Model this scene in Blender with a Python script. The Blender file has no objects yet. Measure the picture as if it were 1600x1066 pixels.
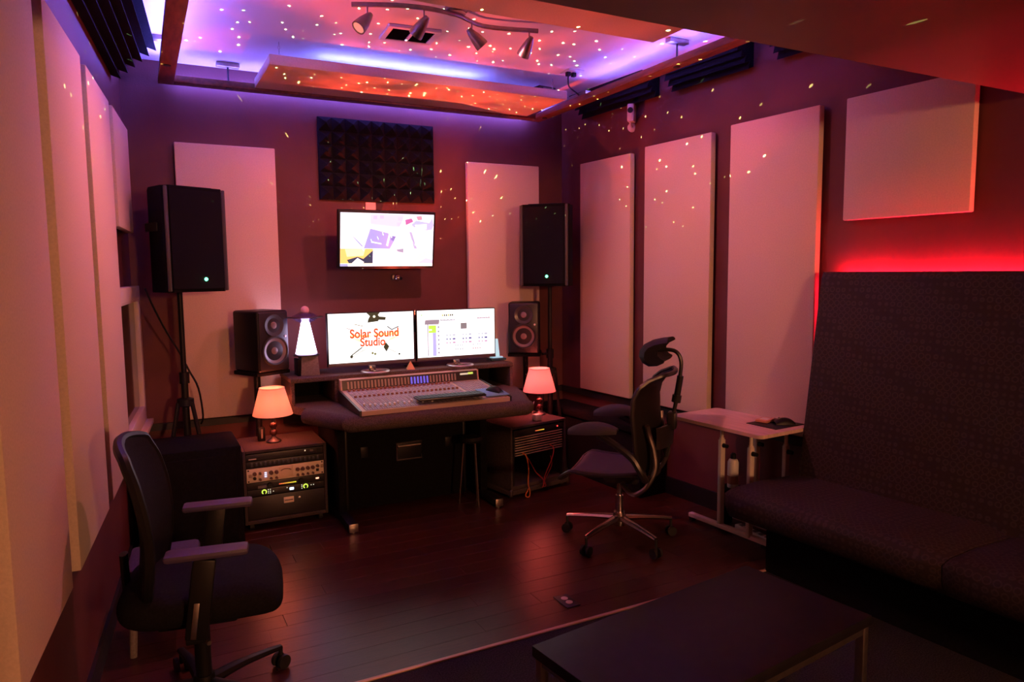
import bpy, bmesh, math, random
from mathutils import Vector, Matrix
random.seed(7)
R = math.radians
C = bpy.context.scene.collection
SC = bpy.context.scene

# ------------------------------------------------------------------ camera
CAM_Z = 1.58
cam_d = bpy.data.cameras.new('camera'); cam = bpy.data.objects.new('camera', cam_d); C.objects.link(cam)
cam_d.sensor_width = 36.0; cam_d.lens = 1115.57 * 36.0 / 1600.0; cam_d.clip_start = 0.02
yaw, pitch, roll = R(27.4736), R(5.5662), R(-0.5387)
fw = Vector((math.sin(yaw)*math.cos(pitch), math.cos(yaw)*math.cos(pitch), -math.sin(pitch)))
rt = Vector((math.cos(yaw), -math.sin(yaw), 0)); up = rt.cross(fw)
rt2 = rt*math.cos(roll) + up*math.sin(roll); up2 = up*math.cos(roll) - rt*math.sin(roll)
cam.matrix_world = Matrix(((rt2.x, up2.x, -fw.x, 0), (rt2.y, up2.y, -fw.y, 0), (rt2.z, up2.z, -fw.z, CAM_Z), (0, 0, 0, 1)))
SC.camera = cam

# ------------------------------------------------------------------ world and view
w = bpy.data.worlds.new('world'); SC.world = w; w.use_nodes = True
w.node_tree.nodes['Background'].inputs[0].default_value = (0.05, 0.03, 0.04, 1)
w.node_tree.nodes['Background'].inputs[1].default_value = 0.02
SC.view_settings.view_transform = 'Standard'; SC.view_settings.look = 'None'
SC.view_settings.gamma = 1.0; SC.view_settings.use_curve_mapping = False
SC.view_settings.exposure = 0.0

# ------------------------------------------------------------------ light levels (each lamp is built with its fixture)
TRACK_COL = (1.0, 0.24, 0.25); TRACK_W = 60.0
LAMP_W = 18.0
LED_BLUE = (0.17, 0.13, 1.0); LED_BLUE_S = 130.0
LED_RED = (1.0, 0.012, 0.045); LED_RED_S = 210.0
SCREEN_S = 1.7
UFO_S = 11.0
REAR_W = 300.0; REAR_COL = (1.0, 0.40, 0.17)
STAR_W = 150.0

# ------------------------------------------------------------------ materials
MATS = {}
def mat(name, col, rough=0.6, metal=0.0, var=0.0, scale=20.0, bump=0.0, bscale=None, col2=None, stretch=None, spec=0.5, coat=0.0):
    if name in MATS: return MATS[name]
    m = bpy.data.materials.new(name); m.use_nodes = True; nt = m.node_tree; b = nt.nodes['Principled BSDF']
    b.inputs['Base Color'].default_value = (*col, 1); b.inputs['Roughness'].default_value = rough
    b.inputs['Metallic'].default_value = metal; b.inputs['Specular IOR Level'].default_value = spec
    b.inputs['Coat Weight'].default_value = coat
    if var or col2 or bump:
        tc = nt.nodes.new('ShaderNodeTexCoord'); mp = nt.nodes.new('ShaderNodeMapping')
        nt.links.new(tc.outputs['Object'], mp.inputs['Vector'])
        if stretch: mp.inputs['Scale'].default_value = stretch
        nz = nt.nodes.new('ShaderNodeTexNoise'); nz.inputs['Scale'].default_value = scale; nz.inputs['Detail'].default_value = 5
        nt.links.new(mp.outputs[0], nz.inputs['Vector'])
        if var or col2:
            rp = nt.nodes.new('ShaderNodeValToRGB'); c2 = col2 if col2 else tuple(min(1, c*(1+var)) for c in col)
            c1 = col if col2 else tuple(c*(1-var) for c in col)
            rp.color_ramp.elements[0].color = (*c1, 1); rp.color_ramp.elements[1].color = (*c2, 1)
            rp.color_ramp.elements[0].position = 0.35; rp.color_ramp.elements[1].position = 0.65
            nt.links.new(nz.outputs['Fac'], rp.inputs[0]); nt.links.new(rp.outputs[0], b.inputs['Base Color'])
        if bump:
            n2 = nt.nodes.new('ShaderNodeTexNoise'); n2.inputs['Scale'].default_value = bscale or scale*4; n2.inputs['Detail'].default_value = 3
            nt.links.new(mp.outputs[0], n2.inputs['Vector'])
            bp = nt.nodes.new('ShaderNodeBump'); bp.inputs['Strength'].default_value = bump; bp.inputs['Distance'].default_value = 0.004
            nt.links.new(n2.outputs['Fac'], bp.inputs['Height']); nt.links.new(bp.outputs[0], b.inputs['Normal'])
    MATS[name] = m; return m
def emit(name, col, s=1.0):
    if name in MATS: return MATS[name]
    m = bpy.data.materials.new(name); m.use_nodes = True; b = m.node_tree.nodes['Principled BSDF']
    b.inputs['Base Color'].default_value = (*[c*0.3 for c in col], 1); b.inputs['Roughness'].default_value = 0.4
    b.inputs['Emission Color'].default_value = (*col, 1); b.inputs['Emission Strength'].default_value = s
    MATS[name] = m; return m

M_WALL = mat('wall paint', (0.125, 0.040, 0.036), 0.6, spec=0.3, var=0.10, scale=3, bump=0.15, bscale=120)
M_CEIL = mat('ceiling paint', (0.80, 0.78, 0.78), 0.8, bump=0.1, scale=60)
M_SOFF = mat('soffit paint', (0.22, 0.10, 0.08), 0.45, bump=0.08, scale=40)
M_CLOTH = mat('panel fabric', (0.70, 0.58, 0.47), 0.95, var=0.05, scale=140, bump=0.25, bscale=500, spec=0.1)
M_CARPET = mat('carpet pile', (0.035, 0.032, 0.034), 0.95, var=0.45, scale=160, bump=0.5, bscale=500, spec=0.1)
M_WOODF = [mat('floor wood %d' % i, c, 0.28, var=0.22, scale=6, stretch=(1.5, 14, 1), bump=0.12, bscale=40) for i, c in
           enumerate([(0.060, 0.019, 0.012), (0.053, 0.016, 0.011), (0.066, 0.022, 0.013), (0.049, 0.015, 0.010)])]
M_SUB = mat('sub floor', (0.02, 0.01, 0.008), 0.8)
M_BEAM = mat('beam wood', (0.17, 0.062, 0.026), 0.5, var=0.3, scale=8, stretch=(6, 1, 6), bump=0.1)
M_BLACK = mat('black plastic', (0.008, 0.008, 0.009), 0.45, spec=0.3)
M_BLACKM = mat('black matte', (0.006, 0.0055, 0.006), 0.9, spec=0.12, var=0.3, scale=60)
M_FOAM = mat('charcoal foam', (0.013, 0.0125, 0.016), 0.95, var=0.2, scale=90, bump=0.3, spec=0.05)
M_TOLEX = mat('speckled carpet covering', (0.062, 0.046, 0.041), 0.95, col2=(0.150, 0.115, 0.098), scale=190, bump=0.5, bscale=420, spec=0.1)
M_RACKT = mat('rack carpet covering', (0.045, 0.036, 0.036), 0.95, col2=(0.10, 0.08, 0.075), scale=210, bump=0.4, spec=0.1)
M_CHROME = mat('chrome', (0.62, 0.60, 0.60), 0.22, 1.0)
M_STEEL = mat('brushed steel', (0.42, 0.38, 0.36), 0.38, 1.0, var=0.1, scale=30)
M_DARKMET = mat('dark metal', (0.07, 0.065, 0.07), 0.35, 0.8)
M_WHITE = mat('white plastic', (0.78, 0.75, 0.73), 0.4)
M_WTBL = mat('white table steel', (0.74, 0.66, 0.60), 0.45)
M_WTOP = mat('pale wood laminate', (0.68, 0.52, 0.46), 0.45, var=0.12, scale=5, stretch=(14, 1.2, 1))
M_TRIM = mat('white window paint', (0.72, 0.62, 0.56), 0.5)
M_GLASSD = mat('dark window glass', (0.012, 0.011, 0.013), 0.08, spec=0.6)
M_SOFA = mat('patterned upholstery', (0.030, 0.020, 0.018), 0.72, bump=0.2, scale=120, bscale=90, spec=0.35)
def ring_pattern(m):
    nt = m.node_tree; b = nt.nodes['Principled BSDF']; tc = nt.nodes.new('ShaderNodeTexCoord'); vo = nt.nodes.new('ShaderNodeTexVoronoi')
    vo.inputs['Scale'].default_value = 30.0; vo.inputs['Randomness'].default_value = 0.15; nt.links.new(tc.outputs['Object'], vo.inputs['Vector'])
    rp = nt.nodes.new('ShaderNodeValToRGB'); nt.links.new(vo.outputs['Distance'], rp.inputs[0]); e = rp.color_ramp.elements
    e[0].color = (0.022, 0.014, 0.0095, 1); e[0].position = 0.30; e[1].color = (0.022, 0.014, 0.0095, 1); e[1].position = 0.55
    k = e.new(0.42); k.color = (0.046, 0.033, 0.023, 1); nt.links.new(rp.outputs[0], b.inputs['Base Color'])
ring_pattern(M_SOFA)
M_SILVER = mat('champagne faceplate', (0.95, 0.83, 0.65), 0.45)
M_KNOB = mat('brown knob', (0.13, 0.06, 0.05), 0.35)
M_CONS = mat('console grey', (0.30, 0.26, 0.29), 0.5, var=0.1, scale=40)
M_CONSB = mat('console beige', (0.55, 0.43, 0.32), 0.5)
M_PURP = mat('plum seat fabric', (0.05, 0.035, 0.085), 0.8, var=0.2, scale=80)
M_RUB = mat('rubber', (0.01, 0.01, 0.01), 0.7)
M_ORANGE = mat('orange cable', (0.60, 0.17, 0.04), 0.5)
M_REDC = mat('red cable', (0.50, 0.06, 0.04), 0.5)
M_BLUEPAD = mat('blue mouse pad', (0.16, 0.36, 0.62), 0.7)
M_GREY = mat('grey block', (0.20, 0.18, 0.18), 0.7, var=0.15, scale=100)
M_GOLD = mat('amber pyramid', (0.75, 0.42, 0.20), 0.25)

# ------------------------------------------------------------------ mesh builder
class MB:
    def __init__(s): s.bm = bmesh.new(); s.mi = 0
    def _fin(s, verts, M=None, faces=None):
        if M is not None: bmesh.ops.transform(s.bm, matrix=M, verts=verts)
    def box(s, c, d, bev=0.0, rot=None, seg=2, taper=None):
        r = bmesh.ops.create_cube(s.bm, size=1.0); vs = r['verts']
        for v in vs:
            v.co.x *= d[0]; v.co.y *= d[1]; v.co.z *= d[2]
            if taper and v.co.z > 0: v.co.x *= taper[0]; v.co.y *= taper[1]
        if bev > 0:
            es = list({e for v in vs for e in v.link_edges})
            g = bmesh.ops.bevel(s.bm, geom=es, offset=bev, segments=seg, profile=0.5, affect='EDGES')
            vs = list({v for f in g['faces'] for v in f.verts} | {v for v in vs if v.is_valid})
            vs = s._island(vs[0])
        M = Matrix.Translation(Vector(c)) @ (rot.to_4x4() if rot is not None else Matrix())
        bmesh.ops.transform(s.bm, matrix=M, verts=vs)
        for f in {f for v in vs for f in v.link_faces}: f.material_index = s.mi
        return s
    def _island(s, v0):
        seen = {v0}; st = [v0]
        while st:
            v = st.pop()
            for e in v.link_edges:
                o = e.other_vert(v)
                if o not in seen: seen.add(o); st.append(o)
        return list(seen)
    def ring(s, c, ax, r, n, ref=None):
        ax = Vector(ax).normalized()
        if ref is None: ref = Vector((0, 0, 1)) if abs(ax.z) < 0.9 else Vector((1, 0, 0))
        u = ax.cross(ref).normalized(); v = ax.cross(u)
        return [s.bm.verts.new(Vector(c) + u*(r*math.cos(2*math.pi*i/n)) + v*(r*math.sin(2*math.pi*i/n))) for i in range(n)]
    def face(s, vs):
        try: f = s.bm.faces.new(vs); f.material_index = s.mi; return f
        except ValueError: return None
    def bridge(s, a, b):
        n = len(a)
        for i in range(n): s.face((a[i], a[(i+1) % n], b[(i+1) % n], b[i]))
    def cyl(s, p0, p1, r0, r1=None, n=14):
        p0 = Vector(p0); p1 = Vector(p1); r1 = r0 if r1 is None else r1; ax = p1-p0
        a = s.ring(p0, ax, r0, n); b = s.ring(p1, ax, r1, n); s.bridge(a, b); s.face(a[::-1]); s.face(b); return s
    def tube(s, pts, r, n=8, smooth=4, rad=None, flat=None):
        P = [Vector(p) for p in pts]
        if smooth and len(P) > 2:
            Q = []; RR = []
            for i in range(len(P)-1):
                p0 = P[max(i-1, 0)]; p1 = P[i]; p2 = P[i+1]; p3 = P[min(i+2, len(P)-1)]
                for k in range(smooth):
                    t = k/smooth
                    Q.append(0.5*((2*p1)+(-p0+p2)*t+(2*p0-5*p1+4*p2-p3)*t*t+(-p0+3*p1-3*p2+p3)*t**3))
                    if rad: RR.append(rad[i]*(1-t)+rad[i+1]*t)
            Q.append(P[-1]); P = Q
            if rad: RR.append(rad[-1]); rad = RR
        prev = None; first = None; ref = None
        for i, p in enumerate(P):
            t = (P[min(i+1, len(P)-1)]-P[max(i-1, 0)]).normalized()
            if ref is None: ref = Vector((0, 0, 1)) if abs(t.z) < 0.9 else Vector((1, 0, 0))
            u = t.cross(ref).normalized(); v = u.cross(t).normalized(); ref = v
            rr = rad[i] if rad else r; k2 = flat or 1.0
            cur = [s.bm.verts.new(p+u*(rr*math.cos(2*math.pi*j/n))+v*(rr*k2*math.sin(2*math.pi*j/n))) for j in range(n)]
            if prev: s.bridge(prev, cur)
            else: first = cur
            prev = cur
        s.face(first[::-1]); s.face(prev); return s
    def lathe(s, prof, c=(0, 0, 0), n=28, M=None):
        rings = []; vs = []
        for r, z in prof:
            if r < 1e-6: k = [s.bm.verts.new((0, 0, z))]
            else: k = [s.bm.verts.new((r*math.cos(2*math.pi*i/n), r*math.sin(2*math.pi*i/n), z)) for i in range(n)]
            rings.append(k); vs += k
        for a, b in zip(rings, rings[1:]):
            if len(a) == 1 and len(b) == 1: continue
            for i in range(n):
                j = (i+1) % n
                if len(a) == 1: s.face((a[0], b[j], b[i]))
                elif len(b) == 1: s.face((a[i], a[j], b[0]))
                else: s.face((a[i], a[j], b[j], b[i]))
        MM = Matrix.Translation(Vector(c)) @ (M.to_4x4() if M is not None else Matrix())
        bmesh.ops.transform(s.bm, matrix=MM, verts=vs); return s
    def prism(s, pts, vec):
        a = [s.bm.verts.new(Vector(p)) for p in pts]; b = [s.bm.verts.new(Vector(p)+Vector(vec)) for p in pts]
        s.bridge(a, b); s.face(a[::-1]); s.face(b); return s
    def poly(s, pts): s.face([s.bm.verts.new(Vector(p)) for p in pts]); return s
    def grid(s, fn, nu, nv, thick=None):
        g = [[s.bm.verts.new(Vector(fn(u/nu, v/nv))) for u in range(nu+1)] for v in range(nv+1)]
        for v in range(nv):
            for u in range(nu): s.face((g[v][u], g[v][u+1], g[v+1][u+1], g[v+1][u]))
        if thick is not None:
            h = [[s.bm.verts.new(g[v][u].co+Vector(thick(u/nu, v/nv))) for u in range(nu+1)] for v in range(nv+1)]
            for v in range(nv):
                for u in range(nu): s.face((h[v][u], h[v+1][u], h[v+1][u+1], h[v][u+1]))
            for v in range(nv):
                s.face((g[v][0], g[v+1][0], h[v+1][0], h[v][0])); s.face((g[v][nu], h[v][nu], h[v+1][nu], g[v+1][nu]))
            for u in range(nu):
                s.face((g[0][u], h[0][u], h[0][u+1], g[0][u+1])); s.face((g[nv][u], g[nv][u+1], h[nv][u+1], h[nv][u]))
        return s
    def sph(s, c, r, sc=(1, 1, 1), n=18, m=10):
        s.lathe([(r*math.sin(math.pi*i/m)*1.0, -r*math.cos(math.pi*i/m)) for i in range(m+1)], c, n, Matrix.Diagonal(Vector(sc))); return s
    def mesh(s, name, mats, ang=35):
        me = bpy.data.meshes.new(name)
        bmesh.ops.recalc_face_normals(s.bm, faces=s.bm.faces[:]) if s.bm.faces else None
        s.bm.to_mesh(me); s.bm.free()
        for m in (mats if isinstance(mats, (list, tuple)) else [mats]): me.materials.append(m)
        for p in me.polygons: p.use_smooth = True
        me.set_sharp_from_angle(angle=R(ang)); return me
    def build(s, name, mats, parent=None, loc=(0, 0, 0), rot=(0, 0, 0), ang=35):
        return link(name, s.mesh(name, mats, ang), parent, loc, rot)
def link(name, me, parent=None, loc=(0, 0, 0), rot=(0, 0, 0)):
    o = bpy.data.objects.new(name, me); C.objects.link(o); o.parent = parent; o.location = loc; o.rotation_euler = rot; return o
def tag(o, label, cat, group=None, kind=None):
    o['label'] = label; o['category'] = cat
    if group: o['group'] = group
    if kind: o['kind'] = kind
    return o
def struct(o, label=None):
    o['kind'] = 'structure'
    if label: o['label'] = label
    return o
def thing(name, label, cat, loc=(0, 0, 0), rz=0.0, group=None):
    o = bpy.data.objects.new(name, None); C.objects.link(o); o.empty_display_size = 0.05
    o.location = loc; o.rotation_euler = (0, 0, rz); return tag(o, label, cat, group)
def dup(root, loc, rz, label=None, group=None):
    r = root.copy(); C.objects.link(r); r.location = loc; r.rotation_euler = (0, 0, rz)
    if label: r['label'] = label
    if group: r['group'] = group
    for ch in list(root.children):
        c = ch.copy(); C.objects.link(c); c.parent = r
        for g in list(ch.children):
            d = g.copy(); C.objects.link(d); d.parent = c
    return r
def Rz(a): return Matrix.Rotation(a, 3, 'Z')
def Rx(a): return Matrix.Rotation(a, 3, 'X')
def Ry(a): return Matrix.Rotation(a, 3, 'Y')
def box(name, c, d, m, parent=None, bev=0.0, rot=None): return MB().box(c, d, bev, rot).build(name, m, parent)

# ------------------------------------------------------------------ room shell
YB = 5.18; ZC = 2.93; YF = -4.0
AL = R(5.168); AR = R(3.955)
def lx(y): return -0.105 + (y-4.5)*math.tan(AL)          # left wall surface
def rx(y): return 3.155 + (5.5-y)*math.tan(AR)           # right wall surface
T = 0.12
def slab(name, poly, z0, z1, m): return struct(MB().prism([(x, y, z0) for x, y in poly], (0, 0, z1-z0)).build(name, m))
CARPET_Y = 2.60
floor = slab('floor', [(lx(CARPET_Y)-T, CARPET_Y), (rx(CARPET_Y)+T, CARPET_Y), (rx(YB)+T, YB+T), (lx(YB)-T, YB+T)], -0.10, -0.012, M_SUB)
floor_c = slab('floor_carpet', [(lx(YF)-T, YF-T), (rx(YF)+T, YF-T), (rx(CARPET_Y)+T, CARPET_Y), (lx(CARPET_Y)-T, CARPET_Y)], -0.10, 0.0, M_CARPET)
struct(floor_c, 'dark charcoal carpet in front of the wooden floor')
slab('wall_back', [(lx(YB)-T, YB), (rx(YB)+T, YB), (rx(YB)+T, YB+T), (lx(YB)-T, YB+T)], 0, ZC, M_WALL)
slab('wall_left', [(lx(YF)-T, YF), (lx(YF), YF), (lx(YB), YB), (lx(YB)-T, YB)], 0, ZC, M_WALL)
slab('wall_right', [(rx(YF), YF), (rx(YF)+T, YF), (rx(YB)+T, YB), (rx(YB), YB)], 0, ZC, M_WALL)
slab('wall_rear', [(lx(YF)-T, YF-T), (rx(YF)+T, YF-T), (rx(YF)+T, YF), (lx(YF)-T, YF)], 0, ZC, M_WALL)
slab('ceiling', [(lx(YF)-T, YF-T), (rx(YF)+T, YF-T), (rx(YB)+T, YB+T), (lx(YB)-T, YB+T)], ZC, ZC+0.1, M_CEIL)
YS = 1.73
slab('ceiling_soffit', [(lx(YF), YF), (rx(YF), YF), (rx(YS), YS), (lx(YS), YS)], 2.30, ZC, M_SOFF)
# planks of the wooden floor: each its own piece
PW = 0.118; GAP = 0.0008; pm = {}
row = 0; y = CARPET_Y+0.012
while y < YB-0.005:
    wdt = min(PW, YB-y); x0 = lx(min(y+wdt, YB)); xe = rx(y); x = x0 - random.random()*1.0
    while x < xe:
        ln = 1.22; a = max(x, x0); b = min(x+ln, xe)
        if b-a > 0.03:
            key = (round(b-a, 2), round(wdt, 3), row % 4)
            if key not in pm:
                pm[key] = MB().box((0, 0, 0), (key[0]-GAP, wdt-GAP, 0.012), 0.0006, seg=1).mesh('plank', M_WOODF[random.randrange(4)])
            link('plank', pm[key], floor, ((a+b)/2, y+wdt/2, -0.006 - random.random()*0.0006))
        x += ln
    y += PW; row += 1
tr = box('trim_1', ((lx(2.6)+rx(2.6))/2, CARPET_Y+0.004, 0.002), (rx(2.6)-lx(2.6), 0.018, 0.008), mat('brass edging', (0.62, 0.42, 0.30), 0.4, 0.3), None, 0.002)
struct(tr, 'thin pale edging strip between carpet and wood')
M_BASE = mat('black skirting', (0.012, 0.010, 0.011), 0.5)
def along(side, y0, y1, z0, z1, off0, off1, name, m):
    fx, sg = (lx, 1) if side == 'L' else (rx, -1)
    return MB().prism([(fx(y0)+sg*off0, y0, z0), (fx(y1)+sg*off0, y1, z0), (fx(y1)+sg*off1, y1, z0), (fx(y0)+sg*off1, y0, z0)], (0, 0, z1-z0)).build(name, m)
struct(along('L', YF, YB, 0, 0.10, -0.005, 0.014, 'baseboard_left', M_BASE)); struct(along('R', YF, YB, 0, 0.12, -0.005, 0.014, 'baseboard_right', M_BASE))
struct(box('baseboard_back', ((lx(YB)+rx(YB))/2, YB-0.006, 0.055), (rx(YB)-lx(YB), 0.02, 0.11), M_BASE))
struct(box('trim_2', ((lx(YB)+rx(YB))/2, YB-0.012, 0.585), (rx(YB)-lx(YB), 0.03, 0.045), M_BASE), 'dark rail along the back wall under the panels')
struct(along('R', 2.75, YB, 0.565, 0.61, -0.005, 0.024, 'trim_3', M_BASE), 'dark rail along the right wall under the panels')

# window on the left wall
wn = bpy.data.objects.new('window_1', None); C.objects.link(wn); struct(wn, 'white framed dark window behind the left panels')
wn.location = (lx(4.62), 4.62, 1.08); wn.rotation_euler = (0, 0, -AL)
MB().box((0.008, 0, 0), (0.012, 1.04, 0.70)).build('pane', M_GLASSD, wn)
for zz, hh in ((0.39, 0.085), (-0.39, 0.10)): MB().box((0.022, 0, zz), (0.044, 1.14, hh), 0.006).build('window_frame', M_TRIM, wn)
for yy in (0.53, -0.53): MB().box((0.022, yy, 0), (0.044, 0.08, 0.86), 0.006).build('window_frame', M_TRIM, wn)
MB().box((0.045, 0, -0.45), (0.075, 1.16, 0.03), 0.006).build('window_sill', M_TRIM, wn)
MB().box((0.028, 0, 0.345), (0.02, 1.0, 0.02), 0.004).build('window_frame', M_TRIM, wn)

# ------------------------------------------------------------------ acoustic panels
PT = 0.055
def panel(side, y0, y1, z0, z1, label, group):
    """one fabric covered panel on a side wall; the wrapped back frame is a part"""
    yc = (y0+y1)/2; ang = -AL if side == 'L' else AR
    x = lx(yc) if side == 'L' else rx(yc); L = (y1-y0)/math.cos(ang)
    t = thing('acoustic_panel', label, 'acoustic panel', (x, yc, z0), ang, group); sg = 1 if side == 'L' else -1
    MB().box((sg*(0.008+PT/2), 0, (z1-z0)/2), (PT-0.012, L, z1-z0), 0.006).build('fabric_face', M_CLOTH, t)
    MB().box((sg*0.006, 0, (z1-z0)/2), (0.014, L-0.03, z1-z0-0.03)).build('backing_frame', M_BLACKM, t)
    return t
panel('L', 1.89, 2.51, 0.62, 2.42, 'tall cream fabric panel at the carpeted end of the window wall', None)
panel('L', 2.65, 3.31, 0.62, 2.43, 'tall cream fabric panel on window wall, beside the black office chair', None)
panel('L', 3.44, 4.10, 0.62, 2.43, 'tall cream fabric panel on window wall, overlapping the window edge', None)
panel('L', 4.24, 4.90, 1.83, 2.44, 'short square cream fabric panel above the window', None)
panel('R', 4.255, 4.855, 0.63, 2.42, 'tall cream fabric panel beside the back corner, behind the mesh chair', None)
panel('R', 3.49, 4.105, 0.63, 2.44, 'tall cream fabric panel, middle one of three on the sofa wall', None)
panel('R', 2.725, 3.337, 0.63, 2.455, 'tall cream fabric panel right behind the small white table', None)
panel('R', 1.945, 2.57, 1.83, 2.455, 'square cream fabric panel above the tall sofa back', None)
for x0, x1, lab in ((0.245, 0.865, 'tall cream fabric panel on back wall behind the loudspeaker by the window'), (2.29, 2.925, 'tall cream fabric panel on back wall behind the speaker beside the session monitor')):
    t = thing('acoustic_panel', lab, 'acoustic panel', ((x0+x1)/2, YB, 0.62), 0)
    MB().box((0, -0.008-PT/2, 0.902), (x1-x0, PT-0.012, 1.805), 0.006).build('fabric_face', M_CLOTH, t)
    MB().box((0, -0.006, 0.902), (x1-x0-0.03, 0.014, 1.77)).build('backing_frame', M_BLACKM, t)

# ------------------------------------------------------------------ pyramid foam on back wall
t = thing('foam_tile', 'charcoal pyramid foam tile on the back wall above the television', 'acoustic foam', (1.597, YB, 2.10))
FW, FH = 0.86, 0.572; nc, nr = 9, 6; cw, chh = FW/nc, FH/nr
MB().box((0, -0.012, FH/2), (FW, 0.024, FH)).build('foam_backing', M_FOAM, t)
b = MB(); z = cw/2; b.poly; vs = [b.bm.verts.new(p) for p in ((-cw/2, 0, -chh/2), (cw/2, 0, -chh/2), (cw/2, 0, chh/2), (-cw/2, 0, chh/2), (0, -0.052, 0))]
for i in range(4): b.face((vs[i], vs[(i+1) % 4], vs[4]))
b.face(vs[3::-1]); pyr = b.mesh('foam_pyramid', M_FOAM, 10)
for i in range(nc):
    for j in range(nr): link('foam_pyramid', pyr, t, (-FW/2+cw*(i+.5), -0.0235, chh*(j+.5)))

# wedge foam bass traps along wall tops: saw-toothed corner prisms
def corner_foam(side, y0, y1, label, n=8, size=0.20, zc=ZC):
    yc = (y0+y1)/2; ang = -AL if side == 'L' else AR; sg = 1 if side == 'L' else -1
    t = thing('wedge_foam', label, 'acoustic foam', ((lx if side == 'L' else rx)(yc), yc, zc-size), ang)
    L = y1-y0; a = Vector((sg*0.0, 0)); 
    MB().prism([(0, -L/2, 0.0), (0, -L/2, size), (sg*size*1.1, -L/2, size)], (0, L, 0)).build('foam_core', M_FOAM, t)
    p0 = Vector((0, 0)); p1 = Vector((sg*size*1.1, size)); d = (p1-p0)/n; nrm = Vector((d.y, -d.x)).normalized()*sg
    for i in range(n):
        q0 = p0+d*i; q1 = p0+d*(i+1); tip = (q0+q1)/2 + Vector((sg*abs(nrm.x), -abs(nrm.y)))*0.045
        MB().prism([(q0.x, -L/2, q0.y), (tip.x, -L/2, tip.y), (q1.x, -L/2, q1.y)], (0, L, 0)).build('foam_wedge', M_FOAM, t, ang=10)
    return t
corner_foam('L', 2.3, 4.80, 'long black wedge foam along the top of the window wall', 6, 0.21)
corner_foam('R', 4.02, 4.85, 'black wedge foam in the ceiling corner beside the white camera', 5, 0.15)
corner_foam('R', 3.22, 3.86, 'black wedge foam in the ceiling corner above the middle sofa wall panel', 5, 0.15)
corner_foam('R', 2.45, 3.02, 'black wedge foam in the ceiling corner next to the lowered ceiling', 5, 0.15)

# ------------------------------------------------------------------ hanging timber frame
FX0, FX1, FY0, FY1, FZ = 0.172, 2.925, 2.05, 5.105, 2.772
BWD, BH = 0.088, 0.042
t = thing('timber_frame', 'brown timber frame hanging below the ceiling on rods', 'frame', ((FX0+FX1)/2, (FY0+FY1)/2, FZ)); cx, cy = t.location.x, t.location.y
for x in (FX0+BWD/2, FX1-BWD/2): MB().box((x-cx, 0, BH/2), (BWD, FY1-FY0, BH), 0.003).build('beam', M_BEAM, t)
for yy in (FY0+BWD/2, FY1-BWD/2): MB().box((0, yy-cy, BH/2+0.001), (FX1-FX0-2*BWD, BWD, BH), 0.003).build('beam', M_BEAM, t)
for x, yy in ((0.58, 5.04), (0.21, 4.64), (0.21, 3.0), (2.88, 4.95), (2.88, 3.4)):
    r = MB().cyl((x-cx, yy-cy, BH), (x-cx, yy-cy, ZC-FZ-0.01), 0.006, n=8).build('hanger_rod', M_DARKMET, t)
    MB().box((x-cx, yy-cy, ZC-FZ-0.014), (0.14, 0.05, 0.028), 0.004).build('ceiling_bracket', M_STEEL, r)
    MB().cyl((x-cx, yy-cy, -0.006), (x-cx, yy-cy, 0.0005), 0.02, n=12).build('bolt', M_DARKMET, r)
M_LEDB = emit('blue led', LED_BLUE, LED_BLUE_S)
def strip(name, label, c, d, m): return tag(MB().box(c, d).build(name, m), label, 'light strip')
zt = FZ+BH+0.003
strip('led_strip', 'blue light strip on top of the back beam of the timber frame', ((FX0+FX1)/2, FY1+0.0, FZ+BH+0.003), (2.6, 0.008, 0.010), M_LEDB)
strip('led_strip', 'blue light strip on the frame beam along the window wall', (FX0+0.007, 3.9, zt), (0.010, 2.2, 0.006), emit('blue led left', LED_BLUE, LED_BLUE_S*1.6))
strip('led_strip', 'blue light strip on the frame beam along the sofa wall', (FX1-0.050, 3.70, zt), (0.010, 2.0, 0.006), emit('blue led side', LED_BLUE, LED_BLUE_S*0.7))

# ceiling clouds
def cloud(label, x0, x1, y0, y1, z, chains):
    t = thing('ceiling_cloud', label, 'ceiling panel', ((x0+x1)/2, (y0+y1)/2, z)); cx, cy = t.location.x, t.location.y
    MB().box((0, 0, 0.03), (x1-x0, y1-y0, 0.06), 0.005).build('cloud_panel', M_CLOTH, t)
    me = None
    for x, yy in chains:
        h = ZC-z-0.06; b = MB(); n = max(3, int(h/0.018))
        for i in range(n):
            zz = 0.06+h*(i+.5)/n; rr = Rz(math.pi/2*(i % 2))
            pts = [rr @ Vector((0.005*math.cos(a), 0, 0.011*math.sin(a))) + Vector((x-cx, yy-cy, zz)) for a in [2*math.pi*k/8 for k in range(9)]]
            b.tube(pts, 0.0014, 5, 0)
        b.build('chain', M_STEEL, t)
    return t
cloud('cream ceiling cloud hung on chains inside the timber frame above the television', 0.735, 2.75, 4.41, 5.0, 2.782, ((0.80, 4.46), (0.80, 4.93), (2.66, 4.46), (2.66, 4.93)))
cloud('cream ceiling cloud hung on chains beside the lowered ceiling', 0.30, 2.472, 2.25, 3.106, 2.772, ((0.40, 2.30), (0.40, 3.04), (2.40, 2.30), (2.40, 3.04)))
strip('led_strip', 'blue light strip lying on top of the ceiling cloud', (1.62, 4.63, 2.845), (1.10, 0.014, 0.006), emit('blue led cloud', (0.14, 0.17, 1.0), LED_BLUE_S*0.5))

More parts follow.
